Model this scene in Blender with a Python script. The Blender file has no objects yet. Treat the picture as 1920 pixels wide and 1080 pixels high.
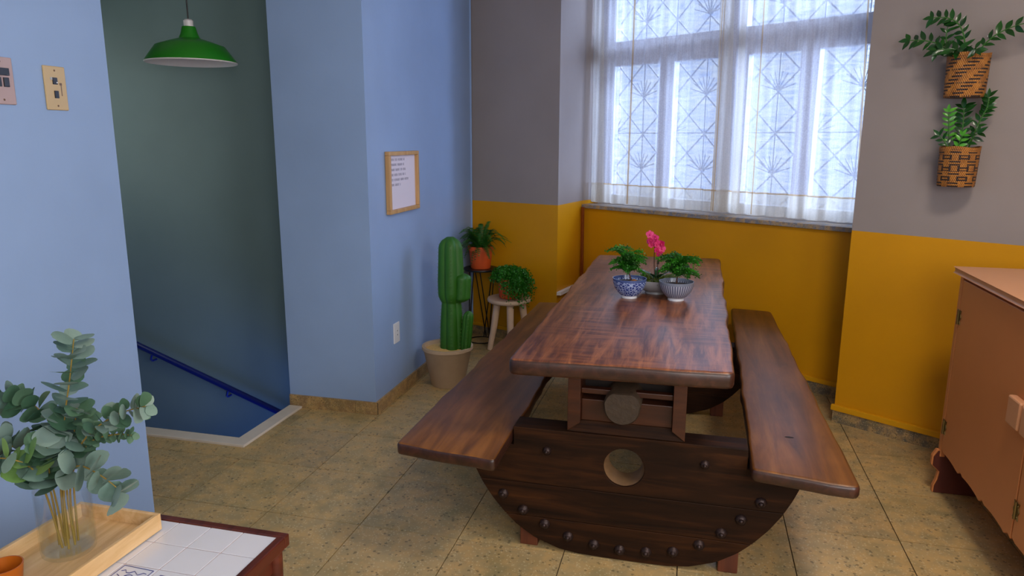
import bpy, bmesh, math, random
from mathutils import Vector, Matrix
PI = math.pi
C = bpy.context.scene.collection
S = bpy.context.scene
random.seed(7)

# ------------------------------------------------------------------ camera
H = 1.5
cam_d = bpy.data.cameras.new('camera'); cam = bpy.data.objects.new('camera', cam_d); C.objects.link(cam)
cam_d.sensor_width = 36.0; cam_d.lens = 1346.97 / 1920 * 36.0; cam_d.clip_start = 0.02
_p, _y, _r = 0.204048, 0.247056, 0.0031836
fw = Vector((-math.sin(_y) * math.cos(_p), math.cos(_y) * math.cos(_p), -math.sin(_p)))
rt = Vector((math.cos(_y), math.sin(_y), 0)); up = rt.cross(fw)
r2 = math.cos(_r) * rt + math.sin(_r) * up; u2 = -math.sin(_r) * rt + math.cos(_r) * up
cam.matrix_world = Matrix(((r2.x, u2.x, -fw.x, 0), (r2.y, u2.y, -fw.y, 0), (r2.z, u2.z, -fw.z, H), (0, 0, 0, 1)))
S.camera = cam
S.cycles.transparent_max_bounces = 32

# ------------------------------------------------------------------ world, light, exposure
S.view_settings.view_transform = 'Standard'; S.view_settings.look = 'None'
S.view_settings.exposure = 0.0; S.view_settings.gamma = 1.0; S.view_settings.use_curve_mapping = False
wd = bpy.data.worlds.new('daylight'); S.world = wd; wd.use_nodes = True
wd.node_tree.nodes['Background'].inputs[0].default_value = (0.78, 0.86, 1.0, 1)
wd.node_tree.nodes['Background'].inputs[1].default_value = 0.98

WA = -0.565378                       # direction of the window wall
A = Vector((0.805, 4.01, 0)); WV = Vector((math.cos(WA), math.sin(WA), 0)); NV = Vector((-math.sin(WA), math.cos(WA), 0))
def wf(s, o, z=0): return A + WV * s + NV * o + Vector((0, 0, z))

def area(name, loc, direction, sx, sy, power, color, spread=PI):
    l = bpy.data.lights.new(name, 'AREA'); l.shape = 'RECTANGLE'; l.size = sx; l.size_y = sy
    l.energy = power; l.color = color; l.spread = spread
    o = bpy.data.objects.new(name, l); C.objects.link(o); o.location = loc
    o.rotation_euler = Vector(direction).to_track_quat('-Z', 'Y').to_euler(); return o
area('sky_above_window', wf(-1.05, 2.0, 3.9), wf(-1.0, -0.3, 1.0) - wf(-1.05, 2.0, 3.9), 3.0, 1.6, 420, (0.82, 0.89, 1.0))
area('sky_beside_window', wf(1.3, 2.0, 2.2), wf(-1.5, 0, 1.2) - wf(1.3, 2.0, 2.2), 3.0, 2.6, 620, (0.80, 0.88, 1.0))
area('side_window_daylight', (1.80, 0.55, 1.55), (-1, 0.12, -0.05), 1.3, 1.3, 52, (0.92, 0.95, 1.0))
area('rear_fill', (0.3, -1.25, 1.8), (-0.3, 1, -0.1), 2.4, 1.4, 78, (1.0, 0.96, 0.95))  # unseen fill lamp added to lift the pillar front and back wall
area('ceiling_lamp', (0.9, 1.8, 2.84), (0, 0, -1), 0.5, 0.5, 32, (1.0, 0.88, 0.74))
area('lower_landing_daylight', (-1.25, 3.5, -1.35), (-1, 0.12, 0.42), 0.8, 0.9, 42, (0.10, 0.26, 1.0))
area('stair_hall_daylight', (-4.1, 3.3, 1.6), (1, 0.25, -0.1), 0.9, 1.2, 5, (0.9, 1.0, 0.95))

# ------------------------------------------------------------------ materials
def lin(c):
    return tuple(((v / 255) / 12.92 if v / 255 <= 0.04045 else ((v / 255 + 0.055) / 1.055) ** 2.4) for v in c) + (1,)
class NT:
    def __init__(s, name):
        s.m = bpy.data.materials.new(name); s.m.use_nodes = True; s.t = s.m.node_tree
        s.b = s.t.nodes['Principled BSDF']; s.out = s.t.nodes['Material Output']
    def n(s, t, **k):
        x = s.t.nodes.new(t)
        for a, b in k.items():
            if a.startswith('i_'):
                key = a[2:]; key = int(key) if key.isdigit() else key.replace('_', ' ')
                x.inputs[key].default_value = b
            else: setattr(x, a, b)
        return x
    def l(s, a, b): s.t.links.new(a, b)
    def coords(s, scale=(1, 1, 1), kind='Object', rot=(0, 0, 0)):
        tc = s.n('ShaderNodeTexCoord'); mp = s.n('ShaderNodeMapping'); s.l(tc.outputs[kind], mp.inputs[0])
        mp.inputs['Scale'].default_value = scale; mp.inputs['Rotation'].default_value = rot; return mp.outputs[0]
    def noise(s, v, scale, detail=4, rough=0.55, dist=0.0):
        x = s.n('ShaderNodeTexNoise', i_Scale=scale, i_Detail=detail, i_Roughness=rough, i_Distortion=dist); s.l(v, x.inputs[0]); return x.outputs[0]
    def ramp(s, f, stops, interp='LINEAR'):
        r = s.n('ShaderNodeValToRGB'); r.color_ramp.interpolation = interp
        e = r.color_ramp.elements
        while len(e) > 1: e.remove(e[-1])
        e[0].position = stops[0][0]; e[0].color = stops[0][1]
        for p, c in stops[1:]:
            q = e.new(p); q.color = c
        s.l(f, r.inputs[0]); return r.outputs[0]
    def mix(s, f, a, b, mode='MIX'):
        x = s.n('ShaderNodeMix', data_type='RGBA', blend_type=mode)
        for sock, v in ((x.inputs[0], f), (x.inputs[6], a), (x.inputs[7], b)):
            if isinstance(v, (int, float)): sock.default_value = v
            elif isinstance(v, tuple): sock.default_value = v
            else: s.l(v, sock)
        return x.outputs[2]
    def math(s, op, a, b=0.0):
        x = s.n('ShaderNodeMath', operation=op)
        for i, v in enumerate((a, b)):
            if isinstance(v, (int, float)): x.inputs[i].default_value = v
            else: s.l(v, x.inputs[i])
        return x.outputs[0]
    def bump(s, h, strength=0.3, dist=0.01):
        b = s.n('ShaderNodeBump', i_Strength=strength, i_Distance=dist); s.l(h, b.inputs['Height']); s.l(b.outputs[0], s.b.inputs['Normal'])
    def col(s, c):
        if isinstance(c, tuple): s.b.inputs['Base Color'].default_value = c
        else: s.l(c, s.b.inputs['Base Color'])
    def set(s, **k):
        for a, b in k.items(): s.b.inputs[a.replace('_', ' ')].default_value = b
def simple(name, rgb, rough=0.5, var=0.0, scale=20, metal=0.0, bump=0.0, spec=0.5, sss=0.0):
    t = NT(name); c = lin(rgb)
    if var or bump:
        v = t.coords(); f = t.noise(v, scale)
        if var: t.col(t.ramp(f, [(0.25, tuple(x * (1 - var) for x in c[:3]) + (1,)), (0.75, tuple(min(1, x * (1 + var)) for x in c[:3]) + (1,))]))
        else: t.col(c)
        if bump: t.bump(f, bump, 0.01)
    else: t.col(c)
    t.set(Roughness=rough, Metallic=metal); t.b.inputs['Specular IOR Level'].default_value = spec
    return t.m
def paint(name, low, high=None, split=1.045, rough=0.45):
    t = NT(name); v = t.coords(kind='Object')
    f = t.noise(v, 2.2, 3)
    def vary(c, a=0.05):
        c = lin(c); return t.ramp(f, [(0.3, tuple(x * (1 - a) for x in c[:3]) + (1,)), (0.7, tuple(x * (1 + a) for x in c[:3]) + (1,))])
    if high:
        g = t.n('ShaderNodeNewGeometry'); sp = t.n('ShaderNodeSeparateXYZ'); t.l(g.outputs['Position'], sp.inputs[0])
        t.col(t.mix(t.math('GREATER_THAN', sp.outputs[2], split), vary(low, 0.05), vary(high)))
    else: t.col(vary(low))
    t.bump(t.noise(v, 60, 4), 0.10, 0.004); t.set(Roughness=rough); t.b.inputs['Specular IOR Level'].default_value = 0.3
    return t.m
def wood(name, dark, mid, light, axis='y', scale=1.0, rough=0.35, cross=False, coat=0.0):
    t = NT(name); st = {'x': (1.2, 14, 14), 'y': (14, 1.2, 14), 'z': (14, 14, 1.2)}[axis]
    v = t.coords(tuple(q * scale for q in st)); f = t.noise(v, 1.6, 8, 0.62, 0.6)
    col = t.ramp(f, [(0.28, lin(dark)), (0.5, lin(mid)), (0.75, lin(light))])
    v2 = t.coords((1, 1, 1)); g = t.noise(v2, 3.2, 3)
    col = t.mix(t.ramp(g, [(0.40, (0, 0, 0, 1)), (0.75, (0.6, 0.6, 0.6, 1))]), col, lin(dark), 'MIX') if not cross else col
    if cross:
        v3 = t.coords({'y': (3, 34, 20), 'x': (34, 3, 20), 'z': (3, 20, 34)}[axis]); h = t.noise(v3, 1.0, 6, 0.7, 0.4)
        v4 = t.coords({'y': (34, 3, 20), 'x': (3, 34, 20), 'z': (3, 20, 34)}[axis]); k = t.noise(v4, 1.0, 6, 0.7, 0.4)
        m = t.noise(v2, 4.0, 3); mm = t.ramp(m, [(0.42, (0, 0, 0, 1)), (0.58, (1, 1, 1, 1))])
        st_ = t.mix(mm, t.ramp(h, [(0.42, (0, 0, 0, 1)), (0.72, (1, 1, 1, 1))]), t.ramp(k, [(0.42, (0, 0, 0, 1)), (0.72, (1, 1, 1, 1))]))
        col = t.mix(t.math('MULTIPLY', st_, 0.75), col, lin(light))
    else:
        pass
    t.col(col); t.bump(f, 0.25, 0.004); t.set(Roughness=rough); t.b.inputs['Coat Weight'].default_value = coat; t.b.inputs['Coat Roughness'].default_value = 0.25
    return t.m

M = {}
M['blue'] = paint('light_blue_paint', (146, 172, 213))
M['blue_end'] = M['blue']
M['grey_yellow'] = paint('grey_over_yellow_paint', (206, 144, 10), (150, 140, 137))
M['grey_yellow_jamb'] = M['grey_yellow']
M['yellow_trim'] = paint('yellow_moulding_paint', (214, 154, 14))
M['green_wall'] = paint('grey_green_paint', (116, 136, 136))
M['ceil'] = paint('ceiling_white', (212, 210, 204))
M['kerb'] = simple('pale_marble', (206, 196, 184), 0.4, 0.06, 12)
M['grout'] = simple('dark_grout', (78, 68, 50), 0.8, 0.1)
def terrazzo(name, base=(170, 150, 110), k=1.0, fscale=1.0):
    t = NT(name); g = t.n('ShaderNodeNewGeometry'); v = g.outputs['Position']
    big = t.noise(v, 1.7, 3); mid = t.noise(v, 14 * fscale, 4, 0.6)
    b = lin(base)
    c = t.ramp(big, [(0.3, tuple(x * 0.80 for x in b[:3]) + (1,)), (0.7, (b[0] * 1.12, b[1] * 1.08, b[2] * 1.0, 1))])
    c = t.mix(t.ramp(mid, [(0.40, (0, 0, 0, 1)), (0.62, (0.75, 0.75, 0.75, 1))]), c, lin((196, 160, 104)))
    gm = t.noise(v, 6 * fscale, 5, 0.65); c = t.mix(t.ramp(gm, [(0.48, (0, 0, 0, 1)), (0.68, (0.45, 0.45, 0.45, 1))]), c, lin((118, 112, 74)))
    oi = t.n('ShaderNodeObjectInfo')
    rnd = t.ramp(oi.outputs['Random'], [(0, (0.90, 0.90, 0.92, 1)), (1, (1.08, 1.07, 1.02, 1))])
    c = t.mix(1.0, c, rnd, 'MULTIPLY')
    vo = t.n('ShaderNodeTexVoronoi', i_Scale=46.0 * fscale); t.l(v, vo.inputs['Vector'])
    dark = t.math('MULTIPLY', t.math('LESS_THAN', vo.outputs['Distance'], 0.27), t.math('GREATER_THAN', t.noise(v, 21, 3), 0.50))
    c = t.mix(t.math('MULTIPLY', dark, 0.55), c, lin((62, 58, 40)))
    vo2 = t.n('ShaderNodeTexVoronoi', i_Scale=80.0 * fscale); t.l(v, vo2.inputs['Vector'])
    lt = t.math('MULTIPLY', t.math('LESS_THAN', vo2.outputs['Distance'], 0.25), 0.40)
    c = t.mix(lt, c, lin((214, 200, 164)))
    t.col(c); t.set(Roughness=0.34); t.b.inputs['Specular IOR Level'].default_value = 0.4
    t.b.inputs['Roughness'].default_value = 0.36
    return t.m
M['terrazzo'] = terrazzo('ochre_terrazzo')
M['plinth'] = terrazzo('stone_plinth', (150, 122, 86), fscale=1.5)
M['plinth_grey'] = terrazzo('grey_stone_plinth', (112, 104, 92), fscale=1.5)
M['granite'] = terrazzo('grey_granite', (128, 134, 150), fscale=2.2)
M['top_wood'] = wood('worn_red_brown_tabletop', (58, 28, 20), (88, 46, 33), (176, 108, 62), 'y', 1, 0.36, True, 0.22)
M['bench_wood'] = wood('brown_bench_wood', (68, 38, 12), (112, 66, 22), (146, 92, 36), 'y', 0.8, 0.44, False, 0.03)
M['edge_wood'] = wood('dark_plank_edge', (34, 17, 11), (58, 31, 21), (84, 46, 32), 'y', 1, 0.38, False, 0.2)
M['disc_wood'] = wood('dark_ox_cart_wood', (20, 9, 3), (42, 22, 8), (76, 42, 16), 'x', 1, 0.6)
M['disc_wood'].node_tree.nodes['Principled BSDF'].inputs['Specular IOR Level'].default_value = 0.15
M['ped_wood'] = wood('red_brown_box_wood', (44, 18, 6), (68, 31, 11), (90, 46, 18), 'x', 1.2, 0.4)
M['knot_recess_shade'] = simple('dark_knot_and_recess_shade', (30, 18, 14), 0.7, 0.2, 20)  # bench knot colour, also the shade painted into the pedestal recess
M['log_end'] = simple('log_end_grain', (58, 44, 30), 0.6, 0.25, 40, bump=0.3)
M['iron'] = simple('dark_iron', (52, 38, 36), 0.42, 0.2, 60, metal=0.6, bump=0.2)
M['bore'] = simple('worn_bore_wood', (112, 84, 56), 0.55, 0.15, 30)
M['feet_wood'] = wood('reddish_foot_wood', (72, 34, 20), (104, 52, 30), (120, 64, 36), 'z', 1, 0.45)
M['pink'] = simple('salmon_pink_paint', (204, 128, 74), 0.42, 0.03, 5)
M['pink_top'] = simple('pale_pink_top_paint', (206, 146, 104), 0.35, 0.03, 5)
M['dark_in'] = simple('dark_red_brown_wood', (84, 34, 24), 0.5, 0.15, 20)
M['brass'] = simple('aged_brass', (122, 104, 62), 0.35, 0.15, 40, metal=0.8)
M['pine'] = wood('pale_pine', (206, 162, 104), (228, 188, 134), (240, 206, 158), 'y', 1.6, 0.5)
M['frame_wood'] = wood('pine_frame', (176, 132, 80), (198, 156, 104), (210, 172, 122), 'z', 1, 0.5)
M['ct_frame'] = wood('mahogany_edge', (52, 20, 14), (88, 36, 24), (112, 50, 32), 'y', 1, 0.35)
M['white_tile'] = simple('white_glazed_tile', (226, 224, 230), 0.18, 0.02, 8)
M['tile_grout'] = simple('pale_pink_grout', (206, 178, 170), 0.8)
M['blue_ink'] = simple('blue_tile_ink', (52, 58, 130), 0.3)
M['cup'] = simple('orange_brown_cup', (184, 96, 22), 0.3, 0.05)
M['terracotta'] = simple('orange_terracotta', (212, 84, 30), 0.6, 0.08, 12)
M['pot'] = simple('unglazed_buff_clay', (186, 160, 130), 0.75, 0.06, 14, bump=0.15)
M['sand'] = simple('golden_sand', (226, 184, 110), 0.9, 0.15, 90, bump=0.6)
M['soil'] = simple('dark_soil', (56, 40, 26), 0.95, 0.3, 80, bump=0.8)
M['stool'] = simple('pale_bare_wood', (214, 184, 156), 0.5, 0.06, 10)
M['black_wire'] = simple('black_metal', (26, 24, 24), 0.4, metal=0.3)
M['white_cer'] = simple('white_porcelain', (150, 150, 154), 0.25)
M['plate_cream'] = simple('cream_plastic', (196, 170, 126), 0.35)
M['plate_pink'] = simple('pinkish_white_plastic', (178, 154, 154), 0.35)
M['black_pl'] = simple('black_plastic', (24, 22, 30), 0.3)
M['grey_pl'] = simple('grey_plastic', (170, 172, 180), 0.3)
M['screw'] = simple('screw_steel', (120, 96, 80), 0.4, metal=0.6)
M['white_pl'] = simple('white_plastic', (224, 224, 228), 0.3)
M['paper'] = simple('white_paper', (222, 214, 228), 0.7)
M['ink'] = simple('grey_ink', (120, 116, 140), 0.8)
M['lamp_green'] = simple('green_enamel', (38, 132, 30), 0.28)
M['lamp_white'] = simple('white_enamel', (236, 230, 232), 0.35)
M['cord'] = simple('black_cord', (22, 20, 22), 0.5)
M['rail_blue'] = simple('navy_enamel', (16, 30, 110), 0.35)
M['frame_white'] = simple('white_window_frame', (214, 216, 224), 0.5)
M['grille'] = simple('white_iron_backlit_dark', (96, 98, 112), 0.5)  # bars coloured dark to carry their backlit shade
M['batten'] = simple('brown_batten', (128, 62, 14), 0.5, 0.1)
M['concrete'] = simple('stair_concrete', (120, 124, 128), 0.8, 0.1)
M['white_ledge'] = simple('white_ledge_paint', (220, 214, 204), 0.5)
def leafmat(name, a, b, rough=0.45, trans=0.25, scale=3.0):
    t = NT(name); oi = t.n('ShaderNodeObjectInfo'); v = t.coords()
    f = t.math('ADD', t.math('MULTIPLY', oi.outputs['Random'], 0.55), t.math('MULTIPLY', t.noise(v, 12 * scale), 0.45))
    c = t.ramp(f, [(0.15, lin(a)), (0.8, lin(b))]); t.col(c); t.set(Roughness=rough)
    tr = t.n('ShaderNodeBsdfTranslucent'); t.l(c, tr.inputs[0]); mx = t.n('ShaderNodeMixShader', i_0=trans)
    t.l(t.b.outputs[0], mx.inputs[1]); t.l(tr.outputs[0], mx.inputs[2]); t.l(mx.outputs[0], t.out.inputs[0]); return t.m
M['euc'] = leafmat('eucalyptus_leaf', (98, 132, 118), (150, 172, 160), 0.5, 0.2)
M['euc_dark'] = leafmat('eucalyptus_dark_leaf', (62, 100, 76), (104, 140, 110), 0.5, 0.2)
M['euc_young'] = leafmat('eucalyptus_young_leaf', (112, 158, 80), (150, 184, 110), 0.5, 0.3)
M['euc_stem'] = simple('eucalyptus_stem', (158, 130, 56), 0.6)
M['fern'] = leafmat('dark_fern', (26, 74, 18), (56, 124, 34), 0.5, 0.25)
M['maiden'] = leafmat('trailing_fern', (34, 110, 18), (70, 156, 36), 0.5, 0.3)
M['zami'] = leafmat('glossy_zamioculcas', (16, 52, 18), (32, 82, 28), 0.22, 0.1)
M['zami_l'] = leafmat('young_zamioculcas', (60, 140, 34), (96, 178, 54), 0.25, 0.2)
M['moss'] = leafmat('moss', (74, 96, 24), (128, 146, 46), 0.8, 0.2)
M['orchid'] = leafmat('magenta_petals', (214, 18, 96), (240, 70, 140), 0.5, 0.3)
M['stem_brown'] = simple('brown_stem', (84, 54, 40), 0.6)
M['stem_green'] = simple('green_stem', (54, 104, 34), 0.5)
M['cactus'] = simple('cactus_skin', (40, 98, 16), 0.55, 0.16, 6)
M['cactus_rib'] = simple('cactus_rib_edge', (112, 150, 78), 0.6)
def glass_mat():
    t = NT('clear_glass'); t.t.nodes.remove(t.b)
    lw = t.n('ShaderNodeLayerWeight', i_Blend=0.25); fr = t.n('ShaderNodeMath', operation='MULTIPLY_ADD'); t.l(lw.outputs['Facing'], fr.inputs[0]); fr.inputs[1].default_value = 0.30; fr.inputs[2].default_value = 0.015; tr = t.n('ShaderNodeBsdfTransparent'); tr.inputs[0].default_value = (0.975, 0.99, 0.99, 1)
    gl = t.n('ShaderNodeBsdfGlossy', i_Roughness=0.03); mx = t.n('ShaderNodeMixShader')
    t.l(fr.outputs[0], mx.inputs[0]); t.l(tr.outputs[0], mx.inputs[1]); t.l(gl.outputs[0], mx.inputs[2]); t.l(mx.outputs[0], t.out.inputs[0]); return t.m
M['glass'] = glass_mat()
def water_mat():
    t = NT('water'); t.t.nodes.remove(t.b)
    lw = t.n('ShaderNodeLayerWeight', i_Blend=0.2); fr = t.n('ShaderNodeMath', operation='MULTIPLY_ADD'); t.l(lw.outputs['Facing'], fr.inputs[0]); fr.inputs[1].default_value = 0.12; fr.inputs[2].default_value = 0.01; tr = t.n('ShaderNodeBsdfTransparent'); tr.inputs[0].default_value = (0.96, 0.985, 0.98, 1)
    gl = t.n('ShaderNodeBsdfGlossy', i_Roughness=0.03); mx = t.n('ShaderNodeMixShader')
    t.l(fr.outputs[0], mx.inputs[0]); t.l(tr.outputs[0], mx.inputs[1]); t.l(gl.outputs[0], mx.inputs[2]); t.l(mx.outputs[0], t.out.inputs[0]); return t.m
M['water'] = water_mat()
def pane_mat():
    t = NT('rippled_glass'); t.t.nodes.remove(t.b); v = t.coords((9, 9, 70))
    f = t.noise(v, 1.0, 4, 0.6, 0.8)
    c = t.ramp(f, [(0.35, (0.66, 0.76, 0.98, 1)), (0.6, (0.90, 0.95, 1, 1))])
    tr = t.n('ShaderNodeBsdfTransparent'); t.l(c, tr.inputs[0])
    tl = t.n('ShaderNodeBsdfTranslucent'); t.l(c, tl.inputs[0])
    mx = t.n('ShaderNodeMixShader', i_0=0.05); t.l(tr.outputs[0], mx.inputs[1]); t.l(tl.outputs[0], mx.inputs[2]); t.l(mx.outputs[0], t.out.inputs[0]); return t.m
M['pane'] = pane_mat()
def sheer(name, opac, rgb, amp=0.12):
    t = NT(name); v = t.coords((90, 90, 3)); f = t.noise(v, 1.0, 3)
    v2 = t.coords((120, 120, 120)); g = t.noise(v2, 1.0, 2)
    ff = t.math('ADD', t.math('MULTIPLY', t.math('SUBTRACT', f, 0.5), amp * 3), t.math('ADD', t.math('MULTIPLY', t.math('SUBTRACT', g, 0.5), amp * 2), opac))
    tr = t.n('ShaderNodeBsdfTransparent'); df = t.n('ShaderNodeBsdfDiffuse'); df.inputs[0].default_value = lin(rgb)
    tl = t.n('ShaderNodeBsdfTranslucent'); tl.inputs[0].default_value = lin(rgb)
    m1 = t.n('ShaderNodeMixShader', i_0=0.72); t.l(df.outputs[0], m1.inputs[1]); t.l(tl.outputs[0], m1.inputs[2])
    m2 = t.n('ShaderNodeMixShader'); t.l(ff, m2.inputs[0]); t.l(tr.outputs[0], m2.inputs[1]); t.l(m1.outputs[0], m2.inputs[2]); t.l(m2.outputs[0], t.out.inputs[0]); return t.m
M['sheer'] = sheer('sheer_white_voile', 0.46, (226, 226, 236))
M['sheer2'] = sheer('doubled_voile', 0.72, (226, 220, 210))
M['hem'] = sheer('hem_voile', 0.80, (220, 212, 200), 0.08)
M['seam'] = sheer('seam_thread', 0.85, (206, 176, 136), 0.02)
def basket_mat(name, kind):
    t = NT(name); tc = t.n('ShaderNodeTexCoord'); sp = t.n('ShaderNodeSeparateXYZ'); t.l(tc.outputs['UV'], sp.inputs[0])
    u, v = sp.outputs[0], sp.outputs[1]
    rows = 26.0; k = t.math('FLOOR', t.math('MULTIPLY', v, rows)); fr = t.math('FRACT', t.math('MULTIPLY', v, rows))
    even = t.math('LESS_THAN', t.math('FRACT', t.math('MULTIPLY', k, 0.5)), 0.25)
    if kind == 0:
        ph = t.math('FRACT', t.math('SUBTRACT', t.math('MULTIPLY', u, 6.0), t.math('MULTIPLY', k, 0.085)))
        dash = t.math('MULTIPLY', t.math('LESS_THAN', ph, 0.52), even)
        dot = t.math('MULTIPLY', t.math('MULTIPLY', t.math('GREATER_THAN', ph, 0.62), t.math('LESS_THAN', t.math('FRACT', t.math('MULTIPLY', u, 60.0)), 0.5)),
                     t.math('LESS_THAN', t.math('FRACT', t.math('MULTIPLY', k, 0.125)), 0.12))
        m = t.math('MAXIMUM', dash, dot)
    else:
        ph = t.math('FRACT', t.math('ADD', t.math('MULTIPLY', u, 7.0), t.math('MULTIPLY', t.math('FLOOR', t.math('MULTIPLY', v, 7.5)), 0.5)))
        ring = t.math('MULTIPLY', even, t.math('LESS_THAN', ph, 0.62))
        vert = t.math('MULTIPLY', t.math('LESS_THAN', t.math('FRACT', t.math('MULTIPLY', u, 14.0)), 0.26), t.math('GREATER_THAN', t.math('FRACT', t.math('MULTIPLY', v, 3.75)), 0.55))
        m = t.math('MAXIMUM', ring, vert)
    m = t.math('MULTIPLY', m, t.math('LESS_THAN', v, 0.93))
    ws = t.math('MULTIPLY', t.math('SINE', t.math('MULTIPLY', u, 380.0)), t.math('SINE', t.math('MULTIPLY', v, rows * PI)))
    nb = t.noise(t.coords((1, 1, 1)), 30)
    base = t.ramp(t.math('ADD', t.math('MULTIPLY', ws, 0.22), nb), [(0.25, lin((128, 76, 24))), (0.75, lin((188, 124, 48)))])
    t.col(t.mix(m, base, lin((44, 24, 14)))); t.bump(ws, 0.5, 0.003); t.set(Roughness=0.5); return t.m
M['basket_a'] = basket_mat('striped_woven_cane', 0); M['basket_b'] = basket_mat('meander_woven_cane', 1)
def bowl_mat(kind):
    t = NT('blue_patterned_porcelain' if kind == 0 else 'striped_porcelain'); tc = t.n('ShaderNodeTexCoord'); sp = t.n('ShaderNodeSeparateXYZ'); t.l(tc.outputs['UV'], sp.inputs[0])
    if kind == 0:
        mp = t.n('ShaderNodeMapping'); mp.inputs['Scale'].default_value = (34, 9, 1); t.l(tc.outputs['UV'], mp.inputs[0])
        vo = t.n('ShaderNodeTexVoronoi', feature='DISTANCE_TO_EDGE', i_Scale=1.0); t.l(mp.outputs[0], vo.inputs['Vector'])
        c = t.mix(t.math('LESS_THAN', vo.outputs[0], 0.10), lin((44, 62, 132)), lin((160, 176, 214)))
        c = t.mix(t.math('LESS_THAN', sp.outputs[1], 0.13), c, lin((214, 216, 224)))
        c = t.mix(t.math('GREATER_THAN', sp.outputs[1], 0.88), c, lin((70, 88, 140)))
    else:
        s_ = t.math('FRACT', t.math('MULTIPLY', sp.outputs[0], 42.0))
        c = t.mix(t.math('LESS_THAN', s_, 0.42), lin((158, 162, 178)), lin((78, 84, 112)))
        c = t.mix(t.math('LESS_THAN', sp.outputs[1], 0.16), c, lin((214, 216, 224)))
        c = t.mix(t.math('GREATER_THAN', sp.outputs[1], 0.86), c, lin((120, 128, 146)))
    t.col(c); t.set(Roughness=0.2); return t.m
M['bowl_a'] = bowl_mat(0); M['bowl_b'] = bowl_mat(1)

# ------------------------------------------------------------------ mesh helpers
class MB:
    def __init__(s): s.v = []; s.f = []; s.uv = {}
    def add(s, vs, fs):
        b = len(s.v); s.v += [tuple(q) for q in vs]; s.f += [tuple(b + i for i in f) for f in fs]; return s
    def box(s, x0, y0, z0, x1, y1, z1):
        return s.add([(x0, y0, z0), (x1, y0, z0), (x1, y1, z0), (x0, y1, z0), (x0, y0, z1), (x1, y0, z1), (x1, y1, z1), (x0, y1, z1)],
              [(0, 3, 2, 1), (4, 5, 6, 7), (0, 1, 5, 4), (1, 2, 6, 5), (2, 3, 7, 6), (3, 0, 4, 7)])
    def prism(s, poly, z0, z1, f=lambda a, b, c: (a, b, c)):
        n = len(poly)
        return s.add([f(x, y, z0) for x, y in poly] + [f(x, y, z1) for x, y in poly],
              [tuple(range(n - 1, -1, -1)), tuple(range(n, 2 * n))] + [(i, (i + 1) % n, n + (i + 1) % n, n + i) for i in range(n)])
    def tube(s, pts, r, n=8, cap=True):
        pts = [Vector(p) for p in pts]; rs = r if isinstance(r, (list, tuple)) else [r] * len(pts)
        t = (pts[1] - pts[0]).normalized(); a = t.orthogonal().normalized(); vs = []
        for i, p in enumerate(pts):
            tt = (pts[min(i + 1, len(pts) - 1)] - pts[max(i - 1, 0)]).normalized()
            a = (a - tt * a.dot(tt)); a = a.normalized() if a.length > 1e-6 else tt.orthogonal().normalized(); b = tt.cross(a)
            vs += [p + (a * math.cos(2 * PI * k / n) + b * math.sin(2 * PI * k / n)) * rs[i] for k in range(n)]
        fs = [(i * n + k, i * n + (k + 1) % n, (i + 1) * n + (k + 1) % n, (i + 1) * n + k) for i in range(len(pts) - 1) for k in range(n)]
        if cap: fs += [tuple(range(n - 1, -1, -1)), tuple(range((len(pts) - 1) * n, len(pts) * n))]
        return s.add(vs, fs)
    def lathe(s, prof, n=32, c=(0, 0, 0), shape=None, uv=False):
        b = len(s.f)
        vs = []
        for r, z in prof:
            for k in range(n):
                a = 2 * PI * k / n; q = shape(a, z) if shape else 1.0
                vs.append((c[0] + r * q * math.cos(a), c[1] + r * q * math.sin(a), c[2] + z))
        fs = [(i * n + k, i * n + (k + 1) % n, (i + 1) * n + (k + 1) % n, (i + 1) * n + k) for i in range(len(prof) - 1) for k in range(n)]
        s.add(vs, fs)
        if uv:
            z0 = min(z for _, z in prof); z1 = max(z for _, z in prof)
            for i in range(len(prof) - 1):
                for k in range(n):
                    va, vb = (prof[i][1] - z0) / (z1 - z0), (prof[i + 1][1] - z0) / (z1 - z0)
                    s.uv[b + i * n + k] = [(k / n, va), ((k + 1) / n, va), ((k + 1) / n, vb), (k / n, vb)]
        return s
    def dome(s, c, r, h, ax=(0, 0, 1), n=10):
        ax = Vector(ax).normalized(); a = ax.orthogonal().normalized(); b = ax.cross(a); c = Vector(c); vs = []
        for j in range(4):
            t = j / 3 * PI / 2 * 0.92
            for k in range(n): vs.append(c + (a * math.cos(2 * PI * k / n) + b * math.sin(2 * PI * k / n)) * r * math.cos(t) + ax * h * math.sin(t))
        fs = [(j * n + k, j * n + (k + 1) % n, (j + 1) * n + (k + 1) % n, (j + 1) * n + k) for j in range(3) for k in range(n)]
        return s.add(vs, fs + [tuple(range(3 * n, 4 * n)), tuple(range(n - 1, -1, -1))])
    def mesh(s, name, mat, smooth=False):
        m = bpy.data.meshes.new(name); m.from_pydata(s.v, [], s.f); m.update()
        if mat: m.materials.append(mat)
        if s.uv:
            ul = m.uv_layers.new()
            for p in m.polygons:
                if p.index in s.uv:
                    for li, c in zip(p.loop_indices, s.uv[p.index]): ul.data[li].uv = c
        if smooth:
            for p in m.polygons: p.use_smooth = True
            m.set_sharp_from_angle(angle=math.radians(45))
        return m
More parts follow.
